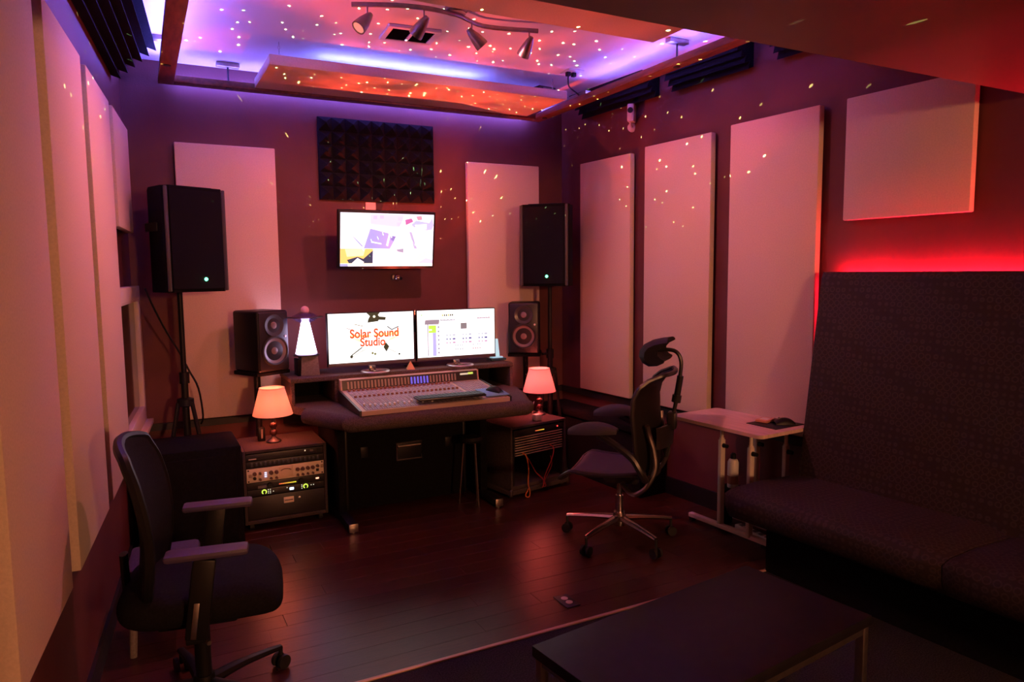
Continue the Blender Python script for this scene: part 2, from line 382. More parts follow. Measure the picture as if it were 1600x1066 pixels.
# small boxes and cords above the frame
t = thing('network_box', 'small dark box lying on the end of the ceiling cloud', 'box', (2.62, 4.52, 2.842), R(8))
MB().box((0, 0, 0.017), (0.15, 0.10, 0.034), 0.005).build('case', M_DARKMET, t)
MB().box((0, -0.051, 0.017), (0.08, 0.004, 0.012)).build('port_panel', M_GREY, t)
t = thing('ceiling_outlet', 'white ceiling outlet plate with a black plug above the frame', 'outlet', (2.69, 4.25, ZC))
MB().box((0, 0, -0.004), (0.12, 0.12, 0.008), 0.003).build('plate', M_WHITE, t)
for xx in (-0.022, 0.022): MB().box((xx-0.01, 0, -0.02), (0.03, 0.03, 0.03), 0.005).build('plug', M_BLACK, t)
MB().tube([(-0.03, 0, -0.03), (-0.025, 0.01, -0.06), (0.01, 0.05, -0.09), (0.11, 0.11, -0.108), (0.17, 0.17, -0.109)], 0.005).build('power_cord', M_BLACK, t)
t = thing('power_strip', 'silver power strip lying on the frame beam by the back corner', 'power strip', (2.862, 4.62, FZ+BH))
MB().box((0, 0, 0.012), (0.045, 0.62, 0.024), 0.004).build('case', M_STEEL, t)
for i in range(6): MB().box((0, -0.25+0.1*i, 0.0255), (0.026, 0.034, 0.004)).build('socket', M_BLACK, t)
t = thing('security_camera', 'white box security camera on a wall arm', 'camera', (rx(4.30), 4.30, 2.612), R(40))
MB().lathe([(0, 0), (0.034, 0), (0.034, 0.012), (0.016, 0.022), (0, 0.022)], (0, 0, 0), 18, Ry(R(-90)) ).build('wall_mount', M_WHITE, t)
MB().tube([(-0.018, 0, 0.0), (-0.055, 0.0, 0.005), (-0.065, 0, 0.03)], 0.009).build('arm', M_WHITE, t)
bd = MB().box((-0.07, -0.01, 0.085), (0.085, 0.05, 0.125), 0.010).build('body', M_WHITE, t)
MB().lathe([(0, 0), (0.020, 0), (0.020, 0.006), (0, 0.008)], (-0.1125, -0.01, 0.10), 18, Ry(R(-90))).build('lens', M_BLACK, bd)
# ceiling vent
t = thing('ceiling_vent', 'square ceiling air vent with dark slots', 'vent', (1.44, 3.99, ZC), R(-4))
for xx, yy, sx, sy in ((0, 0.11, 0.30, 0.03), (0, -0.11, 0.30, 0.03), (-0.135, 0, 0.03, 0.19), (0.135, 0, 0.03, 0.19), (0, 0, 0.02, 0.19)): MB().box((xx, yy, -0.008), (sx, sy, 0.016), 0.003).build('vent_frame', M_CEIL, t)
MB().box((0, 0, -0.002), (0.25, 0.20, 0.003)).build('duct', M_BLACKM, t)
for i in range(8): MB().box((0, -0.084+0.024*i, -0.009), (0.24, 0.004, 0.012), rot=Rx(R(35))).build('louvre', M_BLACKM, t)

# ------------------------------------------------------------------ track light with four spot heads
def spot(name, loc, target, watts, col, ang=100, blend=1.0, size=0.03):
    d = bpy.data.lights.new(name, 'SPOT'); d.energy = watts; d.color = col; d.spot_size = R(ang); d.spot_blend = blend; d.shadow_soft_size = size
    o = bpy.data.objects.new(name, d); C.objects.link(o); o.location = loc
    o.rotation_euler = (Vector(target)-Vector(loc)).to_track_quat('-Z', 'Y').to_euler(); return o
t = thing('track_light', 'wavy track light with four cone spot heads under the ceiling', 'track light', (1.52, 3.55, ZC)); tx, ty = 1.52, 3.61
MB().tube([(1.00-tx, 3.66-ty, -0.035), (1.25-tx, 3.56-ty, -0.035), (1.50-tx, 3.56-ty, -0.035), (1.72-tx, 3.66-ty, -0.035), (2.02-tx, 3.60-ty, -0.035)], 0.009, 8, 5, flat=1.4).build('rail', M_STEEL, t)
MB().lathe([(0, 0), (0.06, 0), (0.06, -0.015), (0.05, -0.028), (0, -0.028)], (0, -0.04, 0), 24).build('canopy', M_STEEL, t)
HEADS = [((1.07, 3.63), (-0.35, 3.2, 1.25), 1.35), ((1.34, 3.56), (0.35, 5.2, 1.35), 0.7), ((1.63, 3.62), (3.4, 3.5, 1.35), 1.15), ((1.97, 3.61), (1.75, 5.2, 1.5), 1.35)]
M_LENS = emit('spot lens', (1.0, 0.30, 0.22), 0.9)
for (hx, hy), tg, k in HEADS:
    st = MB().cyl((hx-tx, hy-ty, -0.035), (hx-tx, hy-ty, -0.085), 0.004, n=8).build('stem', M_STEEL, t)
    c0 = Vector((hx, hy, ZC-0.098)); d = (Vector(tg)-c0).normalized(); d = Vector((d.x, d.y, min(d.z, -0.75))).normalized()
    q = d.to_track_quat('Z', 'Y').to_matrix()
    hd = MB().lathe([(0, -0.03), (0.012, -0.03), (0.020, -0.01), (0.030, 0.03), (0.036, 0.07), (0.036, 0.082), (0.031, 0.082), (0.029, 0.075), (0, 0.074)], c0-Vector((tx, ty, ZC)), 20, q).build('spot_head', M_STEEL, t)
    MB().lathe([(0, 0.0785), (0.029, 0.0785), (0.029, 0.0765), (0, 0.0765)], c0-Vector((tx, ty, ZC)), 20, q).build('lens', M_LENS, hd)
    spot('spot_lamp', c0+d*0.086+Vector((0, -0.06, 0)), tg, TRACK_W*k, TRACK_COL, 98, 0.9, 0.03)

# ------------------------------------------------------------------ television and small wall things
def picture(name, parent, patches, W, H, z0, ydep, strength, x0=None):
    """flat screen picture in XZ plane; patches = (rgb, [(u,v)...]) with u right, v down, 0..1"""
    b = MB(); mats = []; x0 = -W/2 if x0 is None else x0
    for i, (col, pts) in enumerate(patches):
        key = 'screen %.2f %.2f %.2f %.1f' % (*col, strength)
        m = emit(key, col, strength if min(col) > 0.88 else 1.4)
        if m not in mats: mats.append(m)
        b.mi = mats.index(m); b.poly([(x0+u*W, ydep-0.00006*i, z0+(1-v)*H) for u, v in pts][::-1])
    me = bpy.data.meshes.new(name); b.bm.to_mesh(me); b.bm.free()
    for m in mats: me.materials.append(m)
    return link(name, me, parent)
def rect(u0, v0, u1, v1): return [(u0, v0), (u1, v0), (u1, v1), (u0, v1)]
W_ = (1.0, 1.0, 1.0)
t = thing('television', 'wall television showing five camera views, tilted down from back wall', 'television', (1.568, YB-0.26, 1.608))
tilt = R(9)
tvb = MB(); tvb.box((0, 0.022, 0.202), (0.704, 0.04, 0.404), 0.006, None); body = tvb.build('case', M_BLACK, t); body.rotation_euler = (tilt, 0, 0)
br_ = MB().box((0, 0.246, 0.2), (0.10, 0.026, 0.22), 0.004).build('wall_bracket', M_DARKMET, t)
MB().tube([(0, 0.235, 0.2), (0.10, 0.14, 0.2), (0, 0.03, 0.2)], 0.016, 8, 0).build('bracket_arm', M_DARKMET, br_)
TVP = [((0.80, 0.80, 1.0), rect(0, 0, 1, 1)), ((0.93, 0.93, 1.0), [(0, .12), (.09, 0), (.3, 0), (.29, .3), (.24, .66), (0, .66)]), (W_, [(.02, .2), (.14, .05), (.22, .2), (.2, .5), (.06, .55)]),
 ((0.60, 0.58, 0.92), [(.31, .02), (.67, .02), (.64, .26), (.31, .2)]), ((0.74, 0.73, 0.97), [(.31, .2), (.64, .26), (.63, .40), (.32, .30)]), ((0.34, 0.31, 0.70), [(.245, .66), (.31, .29), (.50, .37), (.53, .43), (.59, .43), (.52, .665)]), ((0.20, 0.18, 0.50), [(.54, .42), (.59, .43), (.56, .52), (.53, .49)]),
 (W_, [(.32, .525), (.43, .56), (.43, .585), (.32, .55)]), (W_, [(.51, .36), (.53, .37), (.50, .62), (.48, .60)]), ((0.25, 0.22, 0.55), [(.12, .43), (.14, .45), (.24, .63), (.22, .62)]), ((0.5, 0.48, 0.85), rect(.34, .05, .38, .11)), ((0.5, 0.48, 0.85), rect(.41, .04, .45, .10)), ((0.55, 0.53, 0.88), rect(.60, .06, .65, .13)), ((0.55, 0.53, 0.88), rect(.59, .16, .64, .23)),
 (W_, [(.66, .1), (.68, .03), (.68, .66), (.53, .66)]),
 ((0.95, 0.55, 0.15), rect(0, .67, .34, .945)), ((1.0, 0.80, 0.45), [(.05, .68), (.26, .67), (.24, .80), (.07, .82)]), ((0.03, 0.04, 0.08), [(.07, .88), (.18, .82), (.24, .86), (.34, .70), (.34, .94), (.09, .94)]), (W_, [(.18, .84), (.25, .92), (.24, .94), (.12, .94)]),
 ((0.96, 0.97, 1.0), rect(.345, .665, .675, .945)), ((0.25, 0.28, 0.42), [(.59, .68), (.67, .66), (.67, .74), (.61, .72)]), ((0.55, 0.6, 0.7), [(.58, .93), (.67, .90), (.67, .94)]),
 ((0.93, 0.92, 1.0), rect(.68, .01, 1, .32)), ((0.45, 0.12, 0.34), [(.68, .11), (.75, .08), (.77, .14), (.69, .21)]), ((0.85, 0.25, 0.35), [(.80, .04), (.86, .03), (.87, .10), (.82, .11)]), ((0.42, 0.45, 0.70), [(.75, .2), (.80, .12), (.95, .16), (.98, .06), (1, .2), (.98, .29), (.92, .30), (.78, .25)]), (W_, [(.79, .2), (.92, .18), (.92, .28), (.80, .28)]),
 ((0.70, 0.74, 0.82), rect(.73, .34, 1, .66)), ((0.40, 0.38, 0.60), [(.73, .34), (.755, .34), (.82, .66), (.79, .66)]), ((0.93, 0.93, 1.0), [(.755, .34), (.80, .34), (.90, .66), (.82, .66)]),
 ((0.92, 0.95, 0.95), rect(.68, .66, 1, .945)), ((0.50, 0.66, 0.66), [(.78, .88), (.86, .74), (1, .67), (1, .80), (.90, .84), (.82, .945)]), ((0.72, 0.80, 0.76), [(.70, .70), (.80, .67), (.86, .68), (.76, .82)]), ((0.72, 0.55, 0.72), [(.82, .945), (.92, .84), (1, .88), (1, .945)]),
 ((0.97, 0.97, 1.0), rect(0, .945, 1, 1)), ((0.35, 0.35, 0.60), rect(0, .955, .08, 1))]
scr = picture('screen', t, TVP, 0.674, 0.368, 0.018, -0.0003, SCREEN_S*0.75); scr.rotation_euler = (tilt, 0, 0)
t = tag(MB().box((0, 0, 0), (0.075, 0.004, 0.052)).build('paper_note', mat('pink paper', (0.75, 0.55, 0.52), 0.8), None, (1.535, YB-0.004, 2.066)), 'small pale paper note stuck on back wall above television', 'note')
t = thing('dome_webcam', 'small round camera on the back wall below the television', 'camera', (1.70, YB, 1.545))
MB().box((0, -0.02, 0), (0.05, 0.04, 0.04), 0.008).build('mount', M_STEEL, t)
MB().sph((0.01, -0.055, -0.004), 0.027).build('camera_ball', M_CHROME, t)
MB().lathe([(0, 0), (0.012, 0), (0.012, 0.006), (0, 0.006)], (0.03, -0.075, -0.01), 14, Vector((0.7, -0.7, -.2)).to_track_quat('Z', 'Y').to_matrix()).build('lens', M_BLACK, t)

# ------------------------------------------------------------------ desk
DZ = 0.725
t = thing('studio_desk', 'carpet covered mixing desk with padded front edge and raised shelf', 'desk', (1.65, 4.45, 0)); ox, oy = 1.65, 4.45
def P2(pts): return [(x-ox, y-oy) for x, y in pts]
top = P2([(0.84, 4.74), (0.86, 4.66), (1.10, 4.19), (2.24, 4.14), (2.455, 4.64), (2.46, 4.74)])
MB().prism([(x, y, DZ-0.05) for x, y in top], (0, 0, 0.05)).build('desk_top', M_TOLEX, t)
def bolster(pts, r):
    return MB().tube([(x-ox, y-oy, z) for x, y, z in pts], r, 14, 4)
MB().tube([(x-ox, y-oy, DZ-0.049) for x, y in ((0.905, 4.57), (1.07, 4.24), (1.13, 4.185), (1.65, 4.155), (2.20, 4.13), (2.26, 4.18), (2.40, 4.52))], 0.051, 14, 4).build('padded_edge', M_TOLEX, t)
HT = 0.905
MB().box((1.64-ox, 4.89-oy, HT-0.016), (1.62, 0.40, 0.032), 0.008).build('monitor_shelf', M_TOLEX, t)
for x in (0.845, 1.128, 2.155, 2.435): MB().box((x-ox, 4.88-oy, (DZ+HT-0.032)/2), (0.024, 0.36, HT-0.032-DZ+0.002), 0.003).build('divider', M_TOLEX, t)
MB().box((1.64-ox, 5.075-oy, (DZ+HT)/2-0.1), (1.60, 0.018, HT-DZ+0.17)).build('back_board', M_BLACKM, t)
MB().box((1.64-ox, 4.90-oy, DZ-0.025), (1.60, 0.36, 0.05)).build('rear_deck', M_TOLEX, t)
for x in (1.08, 2.07):
    MB().box((x-ox, 4.70-oy, 0.36), (0.05, 0.55, 0.63), 0.004).build('side_panel', M_BLACKM, t)
    f = MB().box((x-ox, 4.45-oy, 0.035), (0.06, 0.52, 0.05), 0.008).build('foot', M_BLACK, t)
    MB().box((x-ox, 4.186-oy, 0.034), (0.056, 0.010, 0.052), 0.003).build('foot_cap', M_STEEL, f)
    MB().cyl((x-ox, 4.21-oy, 0), (x-ox, 4.21-oy, 0.014), 0.016).build('glide', M_STEEL, f)
# mixing console
t = thing('mixing_console', 'large grey mixing console set into the desk', 'mixing console', (1.14, 4.15, DZ)); L = 1.0
prof = [(0.0, 0.0), (0.0, 0.028), (0.49, 0.082), (0.505, 0.150), (0.545, 0.156), (0.545, 0.0)]
MB().prism([(0, y, z) for y, z in prof], (L, 0, 0)).build('chassis', M_CONSB, t)
MB().prism([(-0.012, y, z+0.004 if z > 0 else z) for y, z in prof[:3]+[(0.49, 0.0)]], (0.014, 0, 0)).build('end_cheek', M_DARKMET, t)
MB().prism([(L-0.002, y, z+0.004 if z > 0 else z) for y, z in prof[:3]+[(0.49, 0.0)]], (0.014, 0, 0)).build('end_cheek', M_DARKMET, t)
slope = math.atan2(0.054, 0.49); tr_ = Rx(slope)
def on(u, v, h=0.0):                     # a point on the sloped top: u along, v up the slope
    p = tr_ @ Vector((0, v, h)); return Vector((u, p.y, 0.028+p.z))
NCH = 24; CW = 0.0305
strip_me = MB().box((0, 0.235, 0.001), (CW-0.002, 0.455, 0.004), 0.0006, seg=1).mesh('channel_strip', M_CONS)
for i in range(NCH):
    p = on(0.03+CW*(i+.5), 0.006); o = link('channel_strip', strip_me, t, p, (slope, 0, 0))
MB().box(tuple(on(0.885, 0.245, 0.001)), (0.20, 0.455, 0.004), 0.001, tr_).build('master_section', M_CONS, t)
b = MB()
for i in range(NCH):
    for v in (0.30, 0.45): b.cyl(on(0.03+CW*(i+.5), v, 0.002), on(0.03+CW*(i+.5), v, 0.015), 0.010, 0.008, 10)
b.build('rotary_knobs', mat('copper knob', (0.32, 0.13, 0.08), 0.35), t)['kind'] = 'stuff'
b = MB()
for i in range(NCH):
    for v in (0.15, 0.17, 0.19, 0.21, 0.23, 0.25, 0.34, 0.36, 0.38, 0.40): b.box(tuple(on(0.03+CW*(i+.5)+(0.004 if int(v*100) % 4 else -0.004), v, 0.004)), (0.013, 0.009, 0.005), 0, tr_)
for i in range(9):
    for j in range(18): b.box(tuple(on(0.80+0.02*i, 0.05+0.023*j, 0.004)), (0.011, 0.010, 0.005), 0, tr_)
b.build('buttons', mat('pale buttons', (0.50, 0.42, 0.47), 0.5), t)['kind'] = 'stuff'
b = MB()
for i in range(NCH):
    v = 0.06+0.05*random.random(); b.box(tuple(on(0.03+CW*(i+.5), v, 0.010)), (0.011, 0.022, 0.014), 0.002, tr_)
b.build('fader_caps', mat('white fader caps', (0.80, 0.76, 0.74), 0.4), t)['kind'] = 'stuff'
b = MB()
for i in range(NCH): b.box(tuple(on(0.03+CW*(i+.5), 0.075, 0.0032)), (0.003, 0.11, 0.001), 0, tr_)
b.build('fader_slots', M_BLACK, t)['kind'] = 'stuff'
# meter bridge: bar meters, a lit blue group and a green display
mb = MB().prism([(0.012, 0.4905, 0.084), (0.012, 0.5035, 0.146), (0.012, 0.500, 0.148), (0.012, 0.487, 0.084)], (L-0.024, 0, 0)).build('meter_bridge', M_DARKMET, t)
mt = math.atan2(0.013, 0.062)
for i in range(34):
    me = mat('meter bar', (0.36, 0.31, 0.24), 0.5) if not 19 <= i <= 24 else emit('blue meter', (0.16, 0.12, 0.75), 0.9)
    MB().box((0.05+0.0232*i, 0.4925, 0.114), (0.012, 0.005, 0.048), 0, Rx(-mt)).build('meter', me, mb)
MB().box((0.885, 0.4925, 0.130), (0.06, 0.005, 0.012), 0, Rx(-mt)).build('display', emit('pale display', (0.9, 0.75, 0.55), 0.7), mb)
MB().box((0.935, 0.4925, 0.132), (0.038, 0.005, 0.014), 0, Rx(-mt)).build('display', emit('green display', (0.50, 0.62, 0.10), 1.2), mb)
# keyboard, mouse, pad
t = thing('computer_keyboard', 'thin dark keyboard across the front of the console', 'keyboard', (1.735, 4.205, 0.778), R(-3))
MB().box((0, 0, 0.008), (0.45, 0.13, 0.014), 0.003).build('case', M_DARKMET, t)
km = MB().box((0, 0, 0), (0.0235, 0.0185, 0.006), 0.001, seg=1).mesh('key', M_BLACK)
b = MB()
for i in range(17):
    for j in range(5): b.box((-0.208+0.026*i, -0.046+0.022*j, 0.0165), (0.0225, 0.0185, 0.005))
b.build('keys', M_BLACK, t)['kind'] = 'stuff'
t = tag(MB().box((0, 0, 0.002), (0.17, 0.19, 0.004), 0.0015).build('mouse_pad', M_BLUEPAD, None, (2.065, 4.265, DZ+0.0495), (slope, 0, 0)), 'blue mouse pad at the corner of the console', 'mouse pad')
def mouse(label, loc, rz):
    t = thing('computer_mouse', label, 'mouse', loc, rz)
    MB().grid(lambda u, v: (0.031*math.cos(math.pi*u)*(0.85+0.15*math.sin(math.pi*v)), -0.055+0.11*v, 0.036*math.sin(math.pi*u)*math.sin(math.pi*(0.06+0.88*v))**0.6), 12, 12, lambda u, v: (0, 0, -0.0005)).build('shell', M_BLACK, t)
    MB().cyl((-0.004, 0.028, 0.030), (0.004, 0.028, 0.030), 0.008, n=12).build('wheel', M_GREY, t); return t
mouse('black computer mouse on the blue pad beside the console', (2.085, 4.27, DZ+0.0535), R(30)).rotation_euler.x = slope

# ------------------------------------------------------------------ screens on the shelf
def monitor(label, x, patches, rz):
    t = thing('computer_monitor', label, 'monitor', (x, 4.77, HT), rz)
    MB().lathe([(0.075, 0.0), (0.098, 0.0), (0.100, 0.006), (0.094, 0.012), (0.078, 0.010), (0.075, 0.0)], (0, -0.035, 0), 36).build('base_ring', mat('silver ring', (0.55, 0.50, 0.52), 0.3, 0.7), t)
    MB().box((0, 0.045, 0.045), (0.05, 0.02, 0.09), 0.004).build('neck', M_CHROME, t)
    MB().box((0, 0.020, 0.006), (0.03, 0.12, 0.008), 0.003).build('foot_bar', M_CHROME, t)
    MB().box((0, 0.035, 0.225), (0.618, 0.03, 0.366), 0.006).build('case', M_BLACK, t)
    MB().box((0, 0.018, 0.052), (0.614, 0.006, 0.022), 0.002).build('bezel', mat('bezel grey', (0.10, 0.085, 0.10), 0.35), t)
    picture('screen', t, patches, 0.600, 0.336, 0.066, 0.0190, SCREEN_S); return t
def shp(cx, cy, pts, k=1.0): return [(cx+x*k, cy+y*k) for x, y in pts]
def thick(p, q, wd):
    d = Vector((q[0]-p[0], (q[1]-p[1])*0.56)); n = Vector((-d.y, d.x)).normalized()*wd
    return [(p[0]+n.x, p[1]+n.y/0.56), (q[0]+n.x, q[1]+n.y/0.56), (q[0]-n.x, q[1]-n.y/0.56), (p[0]-n.x, p[1]-n.y/0.56)]
DK = (0.03, 0.03, 0.015)
circ = lambda cx, cy, r, n=20: [(cx+r*math.cos(2*math.pi*i/n), cy+r/0.56*math.sin(2*math.pi*i/n)) for i in range(n)]
LP = [(W_, rect(0, 0, 1, 1)), ((0.95, 0.95, 0.80), circ(.52, .40, .10)), (W_, circ(.52, .41, .092)),
 (DK, [(.44, 0), (.60, 0), (.575, .05), (.60, .10), (.575, .18), (.45, .20), (.46, .13), (.48, .07)]), (DK, [(.57, .08), (.67, .10), (.66, .16), (.58, .15)]), ((0.9, 0.9, 0.7), circ(.53, .08, .015)),
 ((0.25, 0.22, 0.15), thick((.29, .22), (.40, .27), .004)), ((0.35, 0.25, 0.25), thick((.20, .29), (.34, .39), .004)), ((0.10, 0.10, 0.10), thick((.74, .36), (.82, .30), .006)), ((0.10, 0.10, 0.10), thick((.68, .29), (.74, .37), .006)),
 ((0.62, 0.92, 0.45), [(.26, .50), (.36, .53), (.40, .60), (.34, .58)]), ((0.62, 0.92, 0.45), [(.82, .48), (.76, .56), (.68, .60), (.72, .53)]), ((0.98, 0.92, 0.45), [(.24, .43), (.48, .45), (.50, .50), (.26, .49)]), ((0.98, 0.92, 0.45), [(.53, .43), (.84, .40), (.82, .48), (.54, .49)]),
 ((0.05, 0.06, 0.03), thick((.25, .86), (.38, .70), .006)), ((0.2, 0.2, 0.1), thick((.27, .87), (.42, .74), .003)), (DK, circ(.255, .88, .018, 10)), (DK, [(.66, .62), (.70, .71), (.665, .82), (.63, .72)]), ((0.2, 0.2, 0.1), thick((.68, .75), (.78, .84), .003)), (DK, circ(.82, .88, .014, 5)), ((0.15, 0.15, 0.05), circ(.50, .83, .015, 6)), ((0.15, 0.15, 0.05), circ(.53, .85, .016, 5))]
mon = monitor('computer monitor showing a colourful studio logo on white', 1.405, LP, 0)
def words(parent, s, W, x, y, z, m, extra=0.0):
    cu = bpy.data.curves.new('lettering', 'FONT'); cu.body = s; cu.align_x = 'CENTER'; cu.size = 1.0; cu.offset = extra
    o = bpy.data.objects.new('tmp', cu); C.objects.link(o); dg = bpy.context.evaluated_depsgraph_get()
    me = bpy.data.meshes.new_from_object(o.evaluated_get(dg)); bpy.data.objects.remove(o)
    wd = max(v.co.x for v in me.vertices)-min(v.co.x for v in me.vertices); k = W/wd
    for v in me.vertices: v.co = Vector((v.co.x*k, 0, v.co.y*k*1.15))
    me.materials.clear(); me.materials.append(m); return link('lettering', me, parent, (x, y, z))
M_TXT = emit('logo red', (0.80, 0.10, 0.02), 1.0)
words(mon, 'Solar Sound', 0.345, 0.018, 0.0168, 0.066+0.336*0.500, M_TXT, 0.03)
words(mon, 'Studio', 0.178, 0.004, 0.0168, 0.066+0.336*0.325, M_TXT, 0.03)
GY = (0.25, 0.25, 0.30)
RP = [(W_, rect(0, 0, 1, 1)), ((0.93, 0.93, 0.97), rect(0, .12, 1, .145)), ((0.26, 0.20, 0.24), [(.10, .20), (.28, .20), (.27, .30), (.09, .30)]), ((0.35, 0.30, 0.36), rect(.125, .30, .137, .97)), ((0.45, 0.80, 0.08), rect(.14, .32, .235, .48)), (W_, rect(.14, .40, .18, .43)), ((0.40, 0.37, 0.85), rect(.19, .48, .235, .98)), ((0.85, 0.85, 0.88), rect(.05, .14, .056, .97)), ((0.20, 0.16, 0.17), rect(.55, .29, .63, .42)), ((0.35, 0.75, 0.25), rect(.045, .08, .065, .11)), ((0.75, 0.75, 0.95), rect(.775, .22, .785, .58)), ((0.6, 0.6, 0.7), rect(.06, .965, .18, .985))]
for i in range(7): RP += [((0.25, 0.22, 0.30), circ(.265, .36+.092*i, .012, 6)), ((0.55, 0.55, 0.9), rect(.24, .38+.092*i, .29, .395+.092*i))]
for i in range(6): RP.append(((0.08, 0.08, 0.04) if i % 3 else (0.45, 0.42, 0.1), rect(.31+.025*i, .09, .328+.025*i, .13)))
for i in range(14): RP.append((GY, rect(.50+.012*i, .085+.01*(i % 2), .507+.012*i, .105)))
for i in range(13): RP.append(((0.18, 0.13, 0.2), rect(.29+.014*i, .195+.006*(i % 3), .301+.014*i, .228)))
for i in range(14): RP.append(((0.25, 0.1, 0.18), rect(.77+.012*i, .175+.006*(i % 3), .7795+.012*i, .21)))
for i in range(20): RP.append(((0.40, 0.36, 0.45), rect(.45+.016*i, .235, .458+.016*i, .255)))
for cx in (.42, .63, .84):
    for dy, cc in ((.0, (0.4, 0.4, 0.5)), (.085, (0.08, 0.06, 0.25)), (.165, (0.5, 0.25, 0.4))):
        for k in range(3): RP.append((cc, rect(cx-.06+.04*k, .555+dy-.03, cx-.043+.04*k+(.02 if k == 2 else 0), .59+dy-.03)))
for cx, cc in ((.50, (0.3, 0.3, 0.35)), (.73, (0.6, 0.2, 0.25))):
    for dy in (0, .085):
        for k in range(4): RP.append((cc if dy else (0.4, 0.4, 0.45), rect(cx-.03+.03*k, .755+dy, cx-.015+.03*k, .785+dy)))
monitor('computer monitor showing a mixing session on white', 2.037, RP, R(-2))
# ornaments on the shelf
t = tag(MB().lathe([(0.038, 0), (0.038, 0.004), (0.0, 0.060)], (0, 0, 0), 4).build('pyramid_ornament', M_GOLD, None, (1.655, 4.725, HT), (0, 0, R(35)), 10), 'small amber pyramid ornament between the two monitors', 'ornament')
t = thing('phone_holder', 'small pale blue lit charging stand behind the session monitor', 'stand', (2.400, 4.90, HT))
MB().box((0, -0.02, 0.010), (0.13, 0.10, 0.020), 0.008).build('base', mat('teal plastic', (0.03, 0.12, 0.16), 0.3), t)
MB().box((0.0, 0.02, 0.085), (0.085, 0.012, 0.15), 0.005, Rx(R(-12))).build('back_plate', emit('pale cyan glow', (0.55, 0.85, 0.95), 0.8), t)
MB().box((0.0, -0.04, 0.024), (0.085, 0.03, 0.012), 0.004).build('tray', emit('pale cyan tray', (0.45, 0.75, 0.9), 0.7), t)
t = thing('flying_saucer_lamp', 'flying saucer lamp with glowing white beam cone', 'lamp', (0.968, 4.84, 1.035))
MB().lathe([(0, 0), (0.085, 0), (0.085, 0.008), (0.07, 0.014), (0, 0.014)]).build('base', M_DARKMET, t)
MB().lathe([(0.0, 0.0141), (0.070, 0.0141), (0.068, 0.02), (0.027, 0.222), (0, 0.222)], n=32).build('beam_cone', emit('beam glow', (0.80, 0.60, 1.0), UFO_S), t)
MB().lathe([(0, 0.218), (0.035, 0.220), (0.062, 0.232), (0.080, 0.246), (0.098, 0.254), (0.098, 0.259), (0.075, 0.266), (0.055, 0.278), (0.035, 0.288), (0, 0.290)], n=32).build('saucer', mat('violet enamel', (0.16, 0.12, 0.30), 0.15, 0.6), t)
MB().tube([(0.112*math.cos(a), 0.112*math.sin(a), 0.2565) for a in [2*math.pi*k/24 for k in range(25)]], 0.004, 6, 0).build('rim', M_DARKMET, t)
MB().box((0.104, 0, 0.2565), (0.02, 0.008, 0.005)).box((-0.104, 0, 0.2565), (0.02, 0.008, 0.005)).build('rim_bracket', M_DARKMET, t)
MB().sph((0, 0, 0.302), 0.028).build('dome', mat('pink glass dome', (0.75, 0.5, 0.6), 0.2), t)
t = thing('lamp_plinth', 'grey tapered block carrying the flying saucer lamp', 'stand', (0.968, 4.84, HT))
MB().box((0.010, 0, 0.064), (0.125, 0.12, 0.128), 0.004, taper=(0.86, 0.9)).build('block', M_GREY, t)
MB().box((-0.062, 0, 0.055), (0.02, 0.12, 0.11), 0.003).build('side_cheek', M_BLACKM, t)
# star projector behind the monitors
t = thing('star_projector', 'small black star projector on a pedestal behind the monitors', 'projector', (1.72, 4.895, HT))
MB().lathe([(0, 0), (0.055, 0), (0.055, 0.010), (0.020, 0.02), (0.016, 0.25), (0, 0.25)]).build('pedestal', M_BLACK, t)
MB().lathe([(0, 0.245), (0.045, 0.245), (0.055, 0.275), (0.050, 0.325), (0.03, 0.345), (0, 0.35)]).build('housing', M_BLACK, t)
MB().lathe([(0, 0.3495), (0.018, 0.348), (0.018, 0.358), (0, 0.362)]).build('lens', M_DARKMET, t)
d = bpy.data.lights.new('star_lamp', 'SPOT'); d.energy = STAR_W; d.spot_size = R(128); d.spot_blend = 0.8; d.shadow_soft_size = 0.0; d.use_nodes = True
so = bpy.data.objects.new('star_lamp', d); C.objects.link(so); so.location = (1.72, 4.895, HT+0.372); so.rotation_euler = (R(180+24), 0, 0)
nt = d.node_tree; em = nt.nodes['Emission']; tc = nt.nodes.new('ShaderNodeTexCoord')
sx = nt.nodes.new('ShaderNodeSeparateXYZ'); nt.links.new(tc.outputs['Normal'], sx.inputs[0])      # stereographic map of the beam direction
az = nt.nodes.new('ShaderNodeMath'); az.operation = 'ABSOLUTE'; nt.links.new(sx.outputs['Z'], az.inputs[0])
a1 = nt.nodes.new('ShaderNodeMath'); a1.operation = 'ADD'; a1.inputs[1].default_value = 1.0; nt.links.new(az.outputs[0], a1.inputs[0])
qx = nt.nodes.new('ShaderNodeMath'); qx.operation = 'DIVIDE'; nt.links.new(sx.outputs['X'], qx.inputs[0]); nt.links.new(a1.outputs[0], qx.inputs[1])
qy = nt.nodes.new('ShaderNodeMath'); qy.operation = 'DIVIDE'; nt.links.new(sx.outputs['Y'], qy.inputs[0]); nt.links.new(a1.outputs[0], qy.inputs[1])
cb = nt.nodes.new('ShaderNodeCombineXYZ'); nt.links.new(qx.outputs[0], cb.inputs[0]); nt.links.new(qy.outputs[0], cb.inputs[1])
vo = nt.nodes.new('ShaderNodeTexVoronoi'); vo.voronoi_dimensions = '2D'; vo.inputs['Scale'].default_value = 27.0; nt.links.new(cb.outputs[0], vo.inputs['Vector'])
lt = nt.nodes.new('ShaderNodeMath'); lt.operation = 'LESS_THAN'; lt.inputs[1].default_value = 0.039; nt.links.new(vo.outputs['Distance'], lt.inputs[0])
sp = nt.nodes.new('ShaderNodeSeparateColor'); nt.links.new(vo.outputs['Color'], sp.inputs[0])
